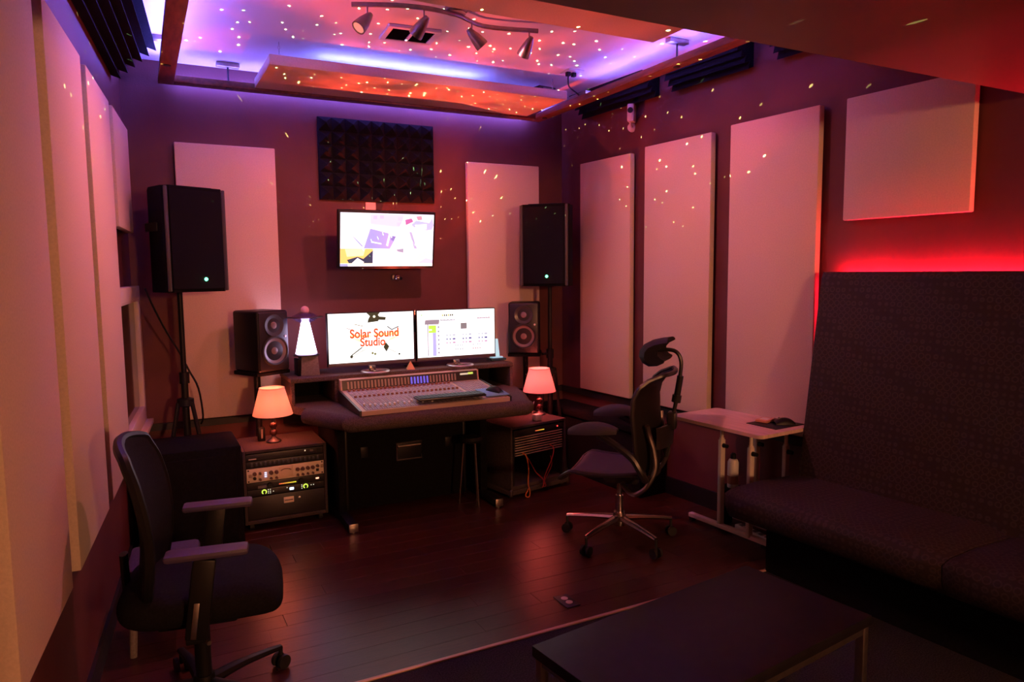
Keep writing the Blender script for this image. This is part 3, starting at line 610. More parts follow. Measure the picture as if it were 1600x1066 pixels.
pw = nt.nodes.new('ShaderNodeMath'); pw.operation = 'POWER'; pw.inputs[1].default_value = 1.6; nt.links.new(sp.outputs[0], pw.inputs[0])
m1 = nt.nodes.new('ShaderNodeMath'); m1.operation = 'MULTIPLY'; nt.links.new(lt.outputs[0], m1.inputs[0]); nt.links.new(pw.outputs[0], m1.inputs[1])
dv = nt.nodes.new('ShaderNodeVectorMath'); dv.operation = 'SCALE'; dv.inputs[0].default_value = (0.50, 1.0, 0.30); nt.links.new(m1.outputs[0], dv.inputs['Scale'])
dv2 = nt.nodes.new('ShaderNodeVectorMath'); dv2.operation = 'SCALE'; dv2.inputs['Scale'].default_value = 120.0; nt.links.new(dv.outputs[0], dv2.inputs[0])
nz = nt.nodes.new('ShaderNodeTexNoise'); nz.inputs['Scale'].default_value = 5.0; nz.inputs['Detail'].default_value = 4.0; nt.links.new(tc.outputs['Normal'], nz.inputs['Vector'])
mr = nt.nodes.new('ShaderNodeMapRange'); mr.inputs[1].default_value = 0.35; mr.inputs[2].default_value = 0.75; mr.inputs[3].default_value = 0.12; mr.inputs[4].default_value = 1.7; nt.links.new(nz.outputs['Fac'], mr.inputs[0])
nv = nt.nodes.new('ShaderNodeVectorMath'); nv.operation = 'SCALE'; nv.inputs[0].default_value = (1.0, 0.075, 0.035); nt.links.new(mr.outputs[0], nv.inputs['Scale'])
ad = nt.nodes.new('ShaderNodeVectorMath'); ad.operation = 'ADD'; nt.links.new(dv2.outputs[0], ad.inputs[0]); nt.links.new(nv.outputs[0], ad.inputs[1])
nt.links.new(ad.outputs[0], em.inputs['Color'])

# ------------------------------------------------------------------ nearfield speakers on stands
def nearfield(label, loc, rz):
    t = thing('monitor_speaker', label, 'speaker', loc, rz); w_, d_, h = 0.235, 0.27, 0.395
    MB().box((0, d_/2, h/2), (w_, d_, h), 0.016, seg=3).build('cabinet', M_BLACK, t)
    bf = MB().box((0, -0.002, h/2), (w_-0.02, 0.012, h-0.02), 0.005).build('baffle', mat('baffle satin', (0.020, 0.019, 0.021), 0.35), t)
    face = Rx(R(90))
    wo = MB().lathe([(0.098, 0.0), (0.098, 0.012), (0.090, 0.016), (0.082, 0.010), (0.080, 0.0)], (0, -0.008, 0.135), 36, face).build('woofer_surround', M_RUB, t)
    MB().lathe([(0.082, 0.004), (0.03, -0.018), (0.028, -0.006), (0.0, 0.006)], (0, -0.012, 0.135), 32, face).build('woofer_cone', mat('cone grey', (0.16, 0.13, 0.12), 0.3), wo)
    tw = MB().lathe([(0.072, 0.0), (0.070, 0.006), (0.030, -0.006), (0.028, -0.004)], (0, -0.009, 0.300), 32, face).build('waveguide', mat('waveguide', (0.05, 0.048, 0.05), 0.3), t)
    MB().lathe([(0.028, -0.008), (0.02, 0.004), (0.0, 0.010)], (0, -0.009, 0.300), 20, face).build('tweeter_dome', mat('dome grey', (0.22, 0.18, 0.17), 0.25), tw)
    MB().lathe([(0, 0), (0.008, 0), (0.008, 0.003), (0, 0.004)], (0.085, -0.008, 0.225), 12, face).build('badge', M_WHITE, t); return t
def nf_stand(label, loc, rz, h):
    t = thing('speaker_stand', label, 'speaker stand', loc, rz)
    MB().box((0, 0, h-0.012), (0.25, 0.26, 0.024), 0.004).build('top_plate', M_BLACKM, t)
    MB().cyl((0, 0.06, 0.02), (0, 0.06, h-0.02), 0.022).build('column', M_BLACK, t)
    MB().box((0, 0.06, 0.01), (0.20, 0.20, 0.02), 0.004).build('base_plate', M_BLACK, t); return t
a = R(26); fl = Vector((0.648, 4.745, 0)); cf = fl+Vector((math.cos(a), math.sin(a), 0))*0.1175
cs = cf+Vector((-math.sin(a), math.cos(a), 0))*0.14
nf_stand('black column stand under the speaker beside the flying saucer lamp', (cs.x, cs.y, 0), a, 0.947)
nearfield('black two way studio speaker beside the flying saucer lamp', (cf.x, cf.y, 0.948), a)
a = R(-32); fl = Vector((2.505, 4.875, 0)); cf = fl+Vector((math.cos(a), math.sin(a), 0))*0.1175
cs = cf+Vector((-math.sin(a), math.cos(a), 0))*0.14
nf_stand('black column stand under the speaker beside the session monitor', (cs.x, cs.y, 0), a, 0.947)
nearfield('black two way studio speaker beside the session monitor', (cf.x, cf.y, 0.948), a)

# ------------------------------------------------------------------ PA speakers on tripods
def pa_speaker(label, loc, rz):
    t = thing('pa_loudspeaker', label, 'speaker', loc, rz); w_, d_, h = 0.375, 0.35, 0.615
    pts = [(-w_/2+0.03, 0), (w_/2-0.03, 0), (w_/2, 0.04), (w_/2-0.01, 0.20), (w_/2-0.075, d_), (-w_/2+0.075, d_), (-w_/2+0.01, 0.20), (-w_/2, 0.04)]
    MB().prism([(x, y, 0) for x, y in pts], (0, 0, h)).build('cabinet', M_BLACKM, t)
    MB().grid(lambda u, v: (-w_/2+0.028+(w_-0.056)*u, -0.004-0.016*math.sin(math.pi*u), 0.02+(h-0.04)*v), 10, 4, lambda u, v: (0, 0.012, 0)).build('grille', mat('grille mesh', (0.004, 0.0036, 0.0045), 0.8, spec=0.2, bump=0.6, scale=60, bscale=700), t)
    for s in (-1, 1): MB().box((s*(w_/2-0.014), 0.010, h/2), (0.020, 0.030, h-0.01), 0.005, Rz(R(s*38))).build('corner_strip', mat('corner grey', (0.075, 0.068, 0.065), 0.5), t)
    MB().box((0, d_/2, h+0.004), (w_-0.10, 0.24, 0.010), 0.004).build('top_cap', M_BLACK, t)
    MB().lathe([(0, 0), (0.011, 0), (0.010, 0.004), (0, 0.006)], (0.03, -0.0205, 0.075), 14, Rx(R(90))).build('power_light', emit('green led', (0.12, 1.0, 0.45), 6.0), t)
    MB().box((-w_/2+0.004, 0.17, h*0.62), (0.014, 0.14, 0.05), 0.004).build('handle', M_BLACK, t)
    return t
def pa_stand(label, loc, rz, h, spread, hub):
    t = thing('tripod_stand', label, 'speaker stand', loc, rz)
    MB().cyl((0, 0, 0.06), (0, 0, 0.95), 0.021).build('lower_tube', M_BLACK, t)
    MB().cyl((0, 0, 0.93), (0, 0, h+0.002), 0.016).build('upper_tube', M_BLACK, t)
    cl = MB().cyl((0, 0, 0.90), (0, 0, 0.97), 0.030).build('collar', M_BLACK, t); MB().cyl((0.028, 0, 0.935), (0.07, 0, 0.935), 0.010).build('knob', M_BLACK, cl)
    MB().lathe([(0.024, hub-0.03), (0.05, hub-0.02), (0.05, hub+0.02), (0.024, hub+0.03)]).build('leg_hub', M_BLACK, t)
    for k in range(3):
        a = 2*math.pi*k/3; d = Vector((math.cos(a), math.sin(a), 0))
        lg = MB().cyl(d*0.045+Vector((0, 0, hub)), d*spread+Vector((0, 0, 0.02)), 0.013, n=10).build('leg', M_BLACK, t)
        MB().sph(d*spread+Vector((0, 0, 0.018)), 0.018, n=10, m=6).build('rubber_foot', M_RUB, lg)
        MB().cyl(d*0.02+Vector((0, 0, 0.12)), d*(0.045+(spread-0.045)*0.55)+Vector((0, 0, hub*0.46)), 0.007, n=8).build('brace', M_BLACK, lg)
    return t
a = R(25); cf = Vector((0.152, 4.56, 0))+Vector((math.cos(a), math.sin(a), 0))*0.1875; cs = cf+Vector((-math.sin(a), math.cos(a), 0))*0.19
pa_stand('black tripod stand under the loudspeaker by the window', (cs.x-0.02, cs.y+0.08, 0), R(80), 1.475, 0.20, 0.78)
pa_speaker('large black loudspeaker on tripod beside the window', (cf.x, cf.y, 1.476), a)
a = R(-46); cf = Vector((2.585, 4.83, 0))+Vector((math.cos(a), math.sin(a), 0))*0.1875; cs = cf+Vector((-math.sin(a), math.cos(a), 0))*0.175
pa_stand('black tripod stand under the loudspeaker in the back corner', (cs.x, cs.y, 0), R(180), 1.465, 0.14, 0.80)
pa_speaker('large black loudspeaker on tripod in the back corner by the sofa wall', (cf.x, cf.y, 1.466), a)
tag(MB().tube([(0.03, 4.78, 1.50), (0.08, 4.82, 1.36), (0.14, 4.86, 1.22), (0.20, 4.89, 1.10), (0.25, 4.90, 0.98), (0.30, 4.90, 0.86), (0.32, 4.92, 0.68), (0.31, 4.96, 0.62)], 0.006).build('speaker_cable', M_BLACK), 'black cable hanging from the loudspeaker by the window', 'cable')
# subwoofer box
t = thing('subwoofer', 'black carpeted subwoofer box in the corner below the window loudspeaker', 'subwoofer', (0.205, 4.505, 0))
MB().box((0, 0.02, 0.305), (0.535, 0.44, 0.585), 0.012).build('cabinet', M_BLACKM, t)
MB().box((0, -0.203, 0.30), (0.47, 0.012, 0.50), 0.005).build('grille', M_BLACKM, t)
for sx in (-1, 1):
    for sy in (-1, 1): MB().cyl((sx*0.22, sy*0.17+0.02, 0), (sx*0.22, sy*0.17+0.02, 0.02), 0.02).build('foot', M_RUB, t)

# ------------------------------------------------------------------ table lamps
def table_lamp(label, loc, scol, bulb, watts):
    t = thing('table_lamp', label, 'lamp', loc)
    MB().lathe([(0, 0), (0.046, 0), (0.048, 0.008), (0.040, 0.016), (0.022, 0.024), (0.014, 0.036), (0, 0.036)], n=28).build('base', M_DARKMET, t)
    for z in (0.062, 0.108): MB().sph((0, 0, z), 0.0235).build('glass_ball', mat('smoked glass ball', (0.10, 0.03, 0.03), 0.06, 0.3, spec=1.0), t)
    for z in (0.038, 0.085, 0.131): MB().lathe([(0, z-0.004), (0.014, z-0.004), (0.014, z+0.004), (0, z+0.004)]).build('spacer', M_CHROME, t)
    MB().cyl((0, 0, 0.134), (0, 0, 0.20), 0.013).build('socket', M_DARKMET, t)
    m = bpy.data.materials.new('lamp shade'); m.use_nodes = True; nt = m.node_tree; b = nt.nodes['Principled BSDF']; b.inputs['Base Color'].default_value = (*scol, 1); b.inputs['Roughness'].default_value = 0.9
    tl = nt.nodes.new('ShaderNodeBsdfTranslucent'); tl.inputs[0].default_value = (*scol, 1); mx = nt.nodes.new('ShaderNodeMixShader'); mx.inputs[0].default_value = 0.55
    nt.links.new(b.outputs[0], mx.inputs[1]); nt.links.new(tl.outputs[0], mx.inputs[2]); nt.links.new(mx.outputs[0], nt.nodes['Material Output'].inputs[0])
    MB().lathe([(0.124, 0.178), (0.077, 0.350), (0.0755, 0.350), (0.1225, 0.178), (0.124, 0.178)], n=40).build('shade', m, t)
    MB().lathe([(0.0775, 0.345), (0.0785, 0.347), (0.0785, 0.352), (0.0765, 0.353), (0.075, 0.350)], n=40).build('shade_rim', m, t)
    MB().cyl((-0.076, 0, 0.335), (0.076, 0, 0.335), 0.0015, n=6).build('shade_spider', M_CHROME, t)
    MB().lathe([(0, 0.20), (0.014, 0.20), (0.02, 0.22), (0.030, 0.25), (0.026, 0.275), (0.0, 0.288)], n=20).build('bulb', emit('bulb %.2f' % bulb[1], bulb, watts), t)
    return t
table_lamp('table lamp with glowing peach shade on the equipment rack by the window', (0.715, 4.70, 0.506), (0.82, 0.80, 0.76), (1.0, 0.15, 0.065), 60.0*LAMP_W/7)
table_lamp('table lamp with glowing pink shade on the cabled rack beside the bench', (2.625, 4.61, 0.506), (0.82, 0.76, 0.76), (1.0, 0.11, 0.085), 60.0*LAMP_W/7)
t = tag(MB().box((0, 0, 0.045), (0.045, 0.03, 0.09), 0.005).build('card_box', M_BLACK, None, (0.648, 4.76, 0.506), (0, 0, R(10))), 'small upright black box standing behind the peach lamp', 'box')
MB().box((-0.0005, -0.0155, 0.05), (0.012, 0.001, 0.06)).build('label_strip', M_GREY, t)
t = thing('power_adapter', 'white power adapter with a lead on the cabled rack', 'adapter', (2.50, 4.43, 0.506), R(12))
MB().box((0, 0, 0.024), (0.062, 0.045, 0.048), 0.008).build('case', M_WHITE, t)
MB().tube([(-0.02, 0.02, 0.045), (-0.03, 0.02, 0.10), (0.01, 0.04, 0.13), (0.04, 0.10, 0.06)], 0.003).build('lead', M_WHITE, t)

# ------------------------------------------------------------------ equipment racks
def rack_shell(t, w_, d_, h, z0=0.0):
    for s in (-1, 1): MB().box((s*(w_/2-0.009), d_/2, z0+h/2), (0.018, d_, h), 0.003).build('side_panel', M_RACKT, t)
    MB().box((0, d_/2, z0+h-0.009), (w_-0.036, d_, 0.018), 0.003).build('top_panel', M_RACKT, t)
    MB().box((0, d_/2, z0+0.012), (w_-0.036, d_, 0.024), 0.003).build('bottom_panel', M_RACKT, t)
    MB().box((0, d_-0.006, z0+h/2), (w_-0.036, 0.012, h-0.05)).build('back_panel', M_BLACKM, t)
RW = 0.505; RH = 0.506
t = thing('equipment_rack', 'carpeted equipment rack with silver compressor under the peach lamp', 'equipment rack', (0.752, 4.515, 0))
rack_shell(t, RW, 0.40, RH-0.045, 0.045)
for x in (-0.21, 0.21):
    for yy in (0.05, 0.35): MB().cyl((x-0.012, yy, 0.024), (x+0.012, yy, 0.024), 0.024).build('caster', M_RUB, t)
def knob(parent, x, z, r, m, dep=0.014): return MB().lathe([(0, 0), (r, 0), (r*0.9, dep), (0, dep)], (x, -0.002, z), 12, Rx(R(90))).build('knob', m, parent)
def unit(name, label, par, z, h, m, depth=0.25, w_=0.465):
    u = thing(name, label, 'rack unit', (par.location.x, par.location.y, z), par.rotation_euler.z)
    MB().box((0, 0.006, h/2), (w_, 0.006, h-0.002), 0.001).build('face_plate', m, u)
    MB().box((0, depth/2+0.012, h/2), (w_-0.04, depth, h-0.004)).build('chassis', M_DARKMET, u); return u
M_FP = mat('black faceplate', (0.022, 0.021, 0.022), 0.4)
u = unit('rack_unit', 'plain black rack unit at the top of the peach lamp rack', t, 0.440, 0.044, M_FP)
MB().box((-0.195, 0.0025, 0.013), (0.045, 0.002, 0.006)).build('name_mark', M_WHITE, u); MB().box((0.12, 0.0025, 0.030), (0.006, 0.003, 0.008)).build('indicator', emit('warm led', (1, .8, .5), 1.0), u)
MB().box((0.205, 0.0025, 0.022), (0.026, 0.003, 0.03)).build('switch', M_BLACK, u); MB().box((0.16, 0.0025, 0.026), (0.02, 0.002, 0.012)).build('socket', M_GREY, u)
u = unit('rack_unit', 'black rack unit with a row of small dark buttons', t, 0.396, 0.043, M_FP)
for i in range(16): MB().box((-0.20+0.0265*i, 0.001, 0.022), (0.014, 0.006, 0.020 if i % 3 else 0.028), 0.001).build('button', mat('slate button', (0.05, 0.06, 0.09), 0.35), u)
u = unit('rack_unit', 'champagne silver compressor with a meter and brown knobs', t, 0.306, 0.088, M_SILVER)
for x, z, r in ((-0.187, 0.056, .012), (-0.155, 0.056, .008), (-0.09, 0.052, .013), (-0.058, 0.052, .012), (0.07, 0.052, .012), (0.101, 0.052, .012), (0.132, 0.052, .012), (0.163, 0.052, .012), (0.193, 0.058, .010),
                (-0.155, 0.018, .008), (-0.09, 0.016, .008), (-0.058, 0.016, .008), (0.07, 0.016, .008), (0.101, 0.016, .008), (0.132, 0.016, .008), (0.163, 0.016, .008)): knob(u, x, z, r, M_KNOB, 0.016)
knob(u, -0.187, 0.028, 0.010, M_BLACK, 0.012)
MB().box((0.0, 0.002, 0.046), (0.084, 0.004, 0.074), 0.001).build('meter', mat('meter face', (0.85, 0.70, 0.50), 0.5), u)
arc = [(0.034*math.cos(a), 0.034*math.sin(a)*0.55) for a in [R(25+130*k/10) for k in range(11)]]
MB().tube([(x, -0.0005, 0.046+y) for x, y in arc], 0.0028, 5, 0).build('meter_scale', M_KNOB, u)
for z in (0.03, 0.042, 0.054): MB().box((-0.122, 0.0015, z), (0.012, 0.003, 0.006)).build('indicator', emit('blue white led', (0.6, 0.65, 1.0), 1.6), u)
for x, z in ((-0.212, 0.045), (0.222, 0.052)): MB().box((x, 0.0015, z), (0.018, 0.004, 0.022), 0.002).build('button', mat('tan button', (0.45, 0.33, 0.20), 0.4), u)
MB().box((0.193, 0.0015, 0.030), (0.018, 0.004, 0.018), 0.002).build('switch', M_BLACK, u)
for x in (-0.222, 0.222):
    for z in (0.010, 0.078): MB().cyl((x, 0.004, z), (x, 0.0, z), 0.005, n=8).build('screw', M_BLACK, u)
u = unit('rack_unit', 'black vented rack unit with a red to yellow level bar', t, 0.262, 0.043, M_FP)
for i in range(10): MB().box((-0.05+0.0105*i+0.01, 0.0015, 0.016), (0.009, 0.003, 0.006)).build('level_segment', emit('seg %d' % (i*3), (0.95, 0.12+0.085*i, 0.05), 0.9), u)
MB().box((0.19, 0.001, 0.020), (0.02, 0.004, 0.010), 0.002).build('power_light', emit('red glow', (1.0, 0.42, 0.25), 2.2), u)
knob(u, -0.10, 0.018, 0.018, M_BLACK); knob(u, 0.09, 0.02, 0.018, M_BLACK); MB().box((-0.145, 0.001, 0.012), (0.05, 0.003, 0.016)).build('display', M_GREY, u)
u = unit('rack_unit', 'black rack unit with two glowing green ring knobs', t, 0.218, 0.043, M_FP)
for x in (-0.135, 0.115):
    MB().tube([(x+0.0125*math.cos(a), -0.002, 0.024+0.0125*math.sin(a)) for a in [R(-60+300*k/14) for k in range(15)]], 0.0032, 6, 0).build('lit_ring', emit('lime ring', (0.55, 0.80, 0.08), 1.6), u); knob(u, x, 0.024, 0.008, M_BLACK)
MB().box((0.03, 0.0015, 0.020), (0.026, 0.003, 0.016), 0.003).build('display', emit('ice display', (0.65, 0.78, 1.0), 1.8), u)
for i, (x, z) in enumerate(((-0.11, 0.034), (-0.11, 0.022), (-0.11, 0.012), (-0.098, 0.034), (-0.098, 0.022), (-0.098, 0.012), (0.092, 0.034), (0.092, 0.024), (0.092, 0.012), (0.15, 0.026), (0.165, 0.026), (0.002, 0.03), (-0.08, 0.02))): MB().box((x, 0.0015, z), (0.004, 0.003, 0.005)).build('indicator', emit('small led', (0.8, 0.8, 0.6), 1.0), u)
u = unit('rack_unit', 'plain black rack drawer with a silver latch plate', t, 0.075, 0.140, M_FP)
MB().box((0.01, 0.001, 0.095), (0.062, 0.006, 0.038), 0.003).build('latch_plate', M_SILVER, u); MB().box((0.01, -0.003, 0.095), (0.05, 0.004, 0.004)).build('latch_slot', M_BLACK, u)
MB().cyl((0.073, 0.004, 0.104), (0.073, -0.006, 0.104), 0.006, n=10).build('lock', M_CHROME, u)
# right rack
a = R(11)
t = thing('equipment_rack', 'open carpeted rack on a wheeled board under the pink lamp', 'equipment rack', (2.475, 4.352, 0), a)
rack_shell(t, 0.52, 0.44, RH-0.062, 0.062)
MB().box((0, 0.22, 0.045), (0.56, 0.47, 0.034), 0.004).build('wheel_board', M_RACKT, t)
for x in (-0.24, 0.24):
    for yy in (0.04, 0.40):
        MB().cyl((x-0.012, yy, 0.015), (x+0.012, yy, 0.015), 0.015).build('caster', M_RUB, t)
        if yy < 0.1: MB().box((x*1.11, -0.010, 0.045), (0.02, 0.012, 0.05), 0.002).build('corner_plate', M_STEEL, t)
for x in (-0.225, 0.225): MB().box((x, 0.02, 0.26), (0.02, 0.004, 0.36)).build('rack_rail', M_DARKMET, t)
u = unit('rack_unit', 'black rack unit with small red level bar at the top of cabled rack', t, 0.436, 0.044, M_FP)
for i in range(8): MB().box((-0.03+0.0105*i, 0.0015, 0.016), (0.009, 0.003, 0.005)).build('level_segment', emit('seg %d' % (i*3), (0.95, 0.12+0.085*i, 0.05), 0.9), u)
MB().box((0.175, 0.001, 0.022), (0.010, 0.004, 0.010), 0.002).build('power_light', emit('red led', (1.0, 0.05, 0.04), 2.5), u)
PB = ['first patch bay below the red level bar in the cabled rack', 'second patch bay below the red level bar in the cabled rack', 'third patch bay below the red level bar in the cabled rack', 'lowest patch bay in the cabled rack, with cables plugged in']
for k in range(4):
    z = 0.400-0.036*k; u = unit('patch_bay', PB[k], t, z, 0.034, M_FP); u['category'] = 'patch bay'
    for zz in (0.008, 0.025): MB().box((0, 0.001, zz), (0.44, 0.005, 0.006), 0.001).build('label_rail', mat('label rail', (0.50, 0.40, 0.30), 0.5), u)
    b = MB()
    for i in range(24): b.cyl((-0.21+0.0183*i, 0.004, 0.0165), (-0.21+0.0183*i, 0.001, 0.0165), 0.004, n=8)
    b.build('jacks', M_BLACK, u)['kind'] = 'stuff'
m_ = Matrix.Translation((2.475, 4.352, 0)) @ Matrix.Rotation(a, 4, 'Z')
def rk(pts): return [m_ @ Vector(p) for p in pts]
tag(MB().tube(rk([(-0.155, 0.0, 0.31), (-0.145, -0.03, 0.29), (-0.13, -0.035, 0.20), (-0.135, -0.035, 0.10), (-0.115, -0.03, 0.03), (-0.135, -0.04, -0.0), (-0.155, -0.03, 0.015), (-0.12, -0.025, 0.06)]), 0.0045).build('patch_cable', M_ORANGE), 'orange patch cable looping down to the floor from the patch bay', 'cable')
tag(MB().tube(rk([(-0.145, 0.0, 0.31), (-0.12, -0.03, 0.26), (-0.06, -0.035, 0.16), (0.005, -0.03, 0.10), (0.01, -0.03, 0.06), (0.0, -0.03, 0.04), (0.02, -0.03, 0.07), (0.0, -0.03, 0.11), (-0.07, -0.035, 0.17)]), 0.003).build('patch_cable', M_REDC), 'thin dark red patch cable, hanging in a V from the plug by the orange cable', 'cable')
tag(MB().tube(rk([(0.095, 0.0, 0.335), (0.11, -0.03, 0.31), (0.085, -0.04, 0.24), (0.03, -0.035, 0.14), (0.02, -0.03, 0.09), (0.03, -0.035, 0.05), (0.01, -0.03, 0.05), (0.03, -0.03, 0.10), (0.085, -0.035, 0.19), (0.075, -0.035, 0.26)]), 0.003).build('patch_cable', M_REDC), 'thin red patch cable hanging from the pink plug', 'cable')
# road case under the desk
t = thing('road_case', 'black road case with sprung handle under the desk', 'case', (1.56, 4.56, 0))
MB().box((0, 0.17, 0.30), (0.86, 0.34, 0.56), 0.006).build('body', M_BLACKM, t)
for x in (-0.42, 0.42): MB().box((x, -0.002, 0.30), (0.02, 0.010, 0.56), 0.002).build('edge_trim', M_BLACK, t)
hp = MB().box((0.01, -0.003, 0.375), (0.185, 0.006, 0.125), 0.002).build('handle_dish', M_BLACK, t)
MB().tube([(0.01+x, -0.012, 0.375+z) for x, z in ((-0.088, -0.058), (0.088, -0.058), (0.088, 0.058), (-0.088, 0.058), (-0.088, -0.058))], 0.006, 6, 0).build('handle_frame', M_STEEL, hp)
MB().tube([(0.01-0.08, -0.012, 0.41), (0.01+0.08, -0.012, 0.41)], 0.010, 8, 0).build('grip', M_STEEL, hp)
for x in (-0.30, 0.30): MB().box((x, -0.004, 0.40), (0.05, 0.008, 0.07), 0.003).build('latch', M_BLACK, t)
for x in (-0.36, 0.36):
    for yy in (0.06, 0.28): MB().cyl((x-0.01, yy, 0.014), (x+0.01, yy, 0.014), 0.014).build('wheel', M_RUB, t)
t = thing('foot_stool', 'small round stool with chrome legs beside the road case', 'stool', (1.95, 4.37, 0))
MB().lathe([(0, 0.43), (0.075, 0.43), (0.08, 0.445), (0.07, 0.465), (0, 0.47)]).build('seat', M_BLACK, t)
for k in range(3):
    q = R(40+120*k); MB().cyl((0.05*math.cos(q), 0.05*math.sin(q), 0.432), (0.085*math.cos(q), 0.085*math.sin(q), 0.0), 0.006, n=8).build('leg', M_CHROME, t)

# bench in the back right corner
t = thing('corner_bench', 'low black carpeted bench against the sofa wall, behind the mesh chair', 'bench', (rx(4.45)-0.015, 4.50, 0), AR)
MB().box((-0.135, 0, 0.475), (0.27, 1.24, 0.05), 0.012).build('bench_top', M_BLACKM, t)
MB().box((-0.125, 0, 0.225), (0.24, 1.20, 0.45)).build('bench_base', M_BLACKM, t)

# ------------------------------------------------------------------ mesh office chair with headrest
def star_base(t, rb, a0, m, zt=0.10, hubz=0.13):
    MB().lathe([(0, hubz-0.06), (0.035, hubz-0.06), (0.042, hubz-0.02), (0.034, hubz+0.02), (0, hubz+0.02)]).build('hub', m, t)
    for k in range(5):
        q = a0+2*math.pi*k/5; d = Vector((math.cos(q), math.sin(q), 0))
        lg = MB().tube([d*0.02+Vector((0, 0, hubz-0.015)), d*rb*0.5+Vector((0, 0, zt+0.02)), d*rb+Vector((0, 0, zt))], 0.02, 8, 4, rad=[0.030, 0.022, 0.015], flat=0.7).build('base_leg', m, t)
        n = Vector((-d.y, d.x, 0))
        w1 = MB()
        for s in (-1, 1): w1.cyl(d*rb+n*(s*0.012)+Vector((0, 0, 0.028)), d*rb+n*(s*0.026)+Vector((0, 0, 0.028)), 0.028, n=16)
        w1.cyl(d*rb+Vector((0, 0, 0.03)), d*rb+Vector((0, 0, zt)), 0.008, n=8); w1.build('caster', M_RUB, lg)
M_AER = mat('graphite frame', (0.022, 0.019, 0.020), 0.35)
M_MESH = mat('dark chair mesh', (0.010, 0.008, 0.0085), 0.6, spec=0.25, bump=0.5, scale=50, bscale=420)
M_ALU = mat('polished alloy', (0.58, 0.52, 0.54), 0.24, 1.0)
t = thing('mesh_chair', 'black mesh office chair with headrest and polished star base', 'chair', (2.435, 3.335, 0), R(131))
star_base(t, 0.325, R(56-131), M_ALU, 0.105, 0.15)
MB().cyl((0, 0, 0.15), (0, 0, 0.27), 0.024).build('gas_column', M_ALU, t); MB().cyl((0, 0, 0.265), (0, 0, 0.38), 0.015).build('gas_piston', M_CHROME, t)
MB().box((-0.02, 0, 0.385), (0.20, 0.13, 0.06), 0.015).build('tilt_mechanism', M_AER, t)
def seatf(u, v):
    y = (u-0.5)*0.50*(1.0-0.10*v); x = 0.285-0.46*v; e = abs(2*u-1)
    z = 0.445+0.022*e*e-0.02*math.sin(math.pi*v)-(0.05*max(0, (0.16-v)/0.16)**2)+0.01*v
    return (x, y, z)
st = MB().grid(seatf, 14, 16, lambda u, v: (0, 0, -0.012)).build('seat', mat('mesh seat blue light tint', (0.035, 0.024, 0.060), 0.38, bump=0.4, scale=50, bscale=420), t)  # violet base colour paints in the blue light on the seat top
rim = [Vector(seatf(u, v))+Vector((0, 0, -0.006)) for u, v in [(0, k/8) for k in range(9)]+[(k/6, 1) for k in range(1, 7)]+[(1, 1-k/8) for k in range(1, 9)]+[(1-k/6, 0) for k in range(1, 7)]]
MB().tube(rim, 0.013, 8, 2).build('seat_frame', M_AER, st)
# curved backrest: sides forward, centre back, top edge rolled to the rear
bz = [(0.43, -0.165, 0.20), (0.52, -0.150, 0.235), (0.60, -0.140, 0.25), (0.70, -0.132, 0.25), (0.80, -0.122, 0.25), (0.885, -0.128, 0.245), (0.942, -0.155, 0.232), (0.980, -0.200, 0.205), (1.012, -0.275, 0.165)]
def lerp_tab(tab, v):
    f = v*(len(tab)-1); i = min(int(f), len(tab)-2); k = f-i; return [a*(1-k)+b*k for a, b in zip(tab[i], tab[i+1])]
def backf(u, v):
    z, x, hw = lerp_tab(bz, v); s = 2*u-1; return (x-0.10*(1-s*s)*(0.35+0.65*math.sin(math.pi*min(1, v*0.9+0.1))), s*hw, z-0.03*(1-s*s)*(1 if v > 0.85 else 0)*0)
bk = MB().grid(backf, 16, 24, lambda u, v: (-0.006, 0, 0)).build('backrest', M_MESH, t)
rim = [Vector(backf(u, v))+Vector((-0.003, 0, 0)) for u, v in [(0, k/16) for k in range(17)]+[(k/8, 1) for k in range(1, 9)]+[(1, 1-k/16) for k in range(1, 17)]+[(1-k/8, 0) for k in range(1, 9)]]
MB().tube(rim, 0.014, 8, 2).build('back_frame', M_AER, bk)
MB().grid(lambda u, v: (-0.285+0.045*(2*u-1)**2-0.004*math.sin(math.pi*v), (2*u-1)*0.17, 0.60+0.12*v), 10, 5, lambda u, v: (-0.018, 0, 0)).build('lumbar_pad', M_AER, t)
for s in (-1, 1):
    MB().tube([(-0.04, s*0.11, 0.37), (-0.12, s*0.20, 0.345), (-0.20, s*0.22, 0.40), (-0.245, s*0.21, 0.50), (-0.235, s*0.20, 0.60), (-0.21, s*0.20, 0.68), (-0.20, s*0.22, 0.74)], 0.014, 8, 5).build('back_support', M_STEEL, t)
    MB().tube([(-0.20, s*0.24, 0.44), (-0.18, s*0.275, 0.49), (-0.13, s*0.28, 0.57), (-0.03, s*0.28, 0.64), (0.06, s*0.27, 0.684)], 0.02, 8, 4).build('arm_support', M_AER, t)
    MB().grid(lambda u, v: (0.225-0.275*v, s*0.275+0.046*math.cos(math.pi*u)*math.sin(math.pi*(0.1+0.8*v))**0.5, 0.690+0.055*math.sin(math.pi*u)*math.sin(math.pi*(0.06+0.88*v))**0.7+0.02*v), 10, 14, lambda u, v: (0, 0, -0.012)).build('arm_pad', mat('arm pad', (0.040, 0.037, 0.042), 0.75), t)
MB().tube([(-0.265, 0, 0.52), (-0.29, 0, 0.64), (-0.305, 0, 0.76), (-0.325, 0, 0.87), (-0.342, 0, 1.00), (-0.345, 0, 1.07), (-0.325, 0, 1.118), (-0.28, 0, 1.135), (-0.19, 0, 1.130)], 0.011, 8, 5).build('headrest_post', M_AER, t)
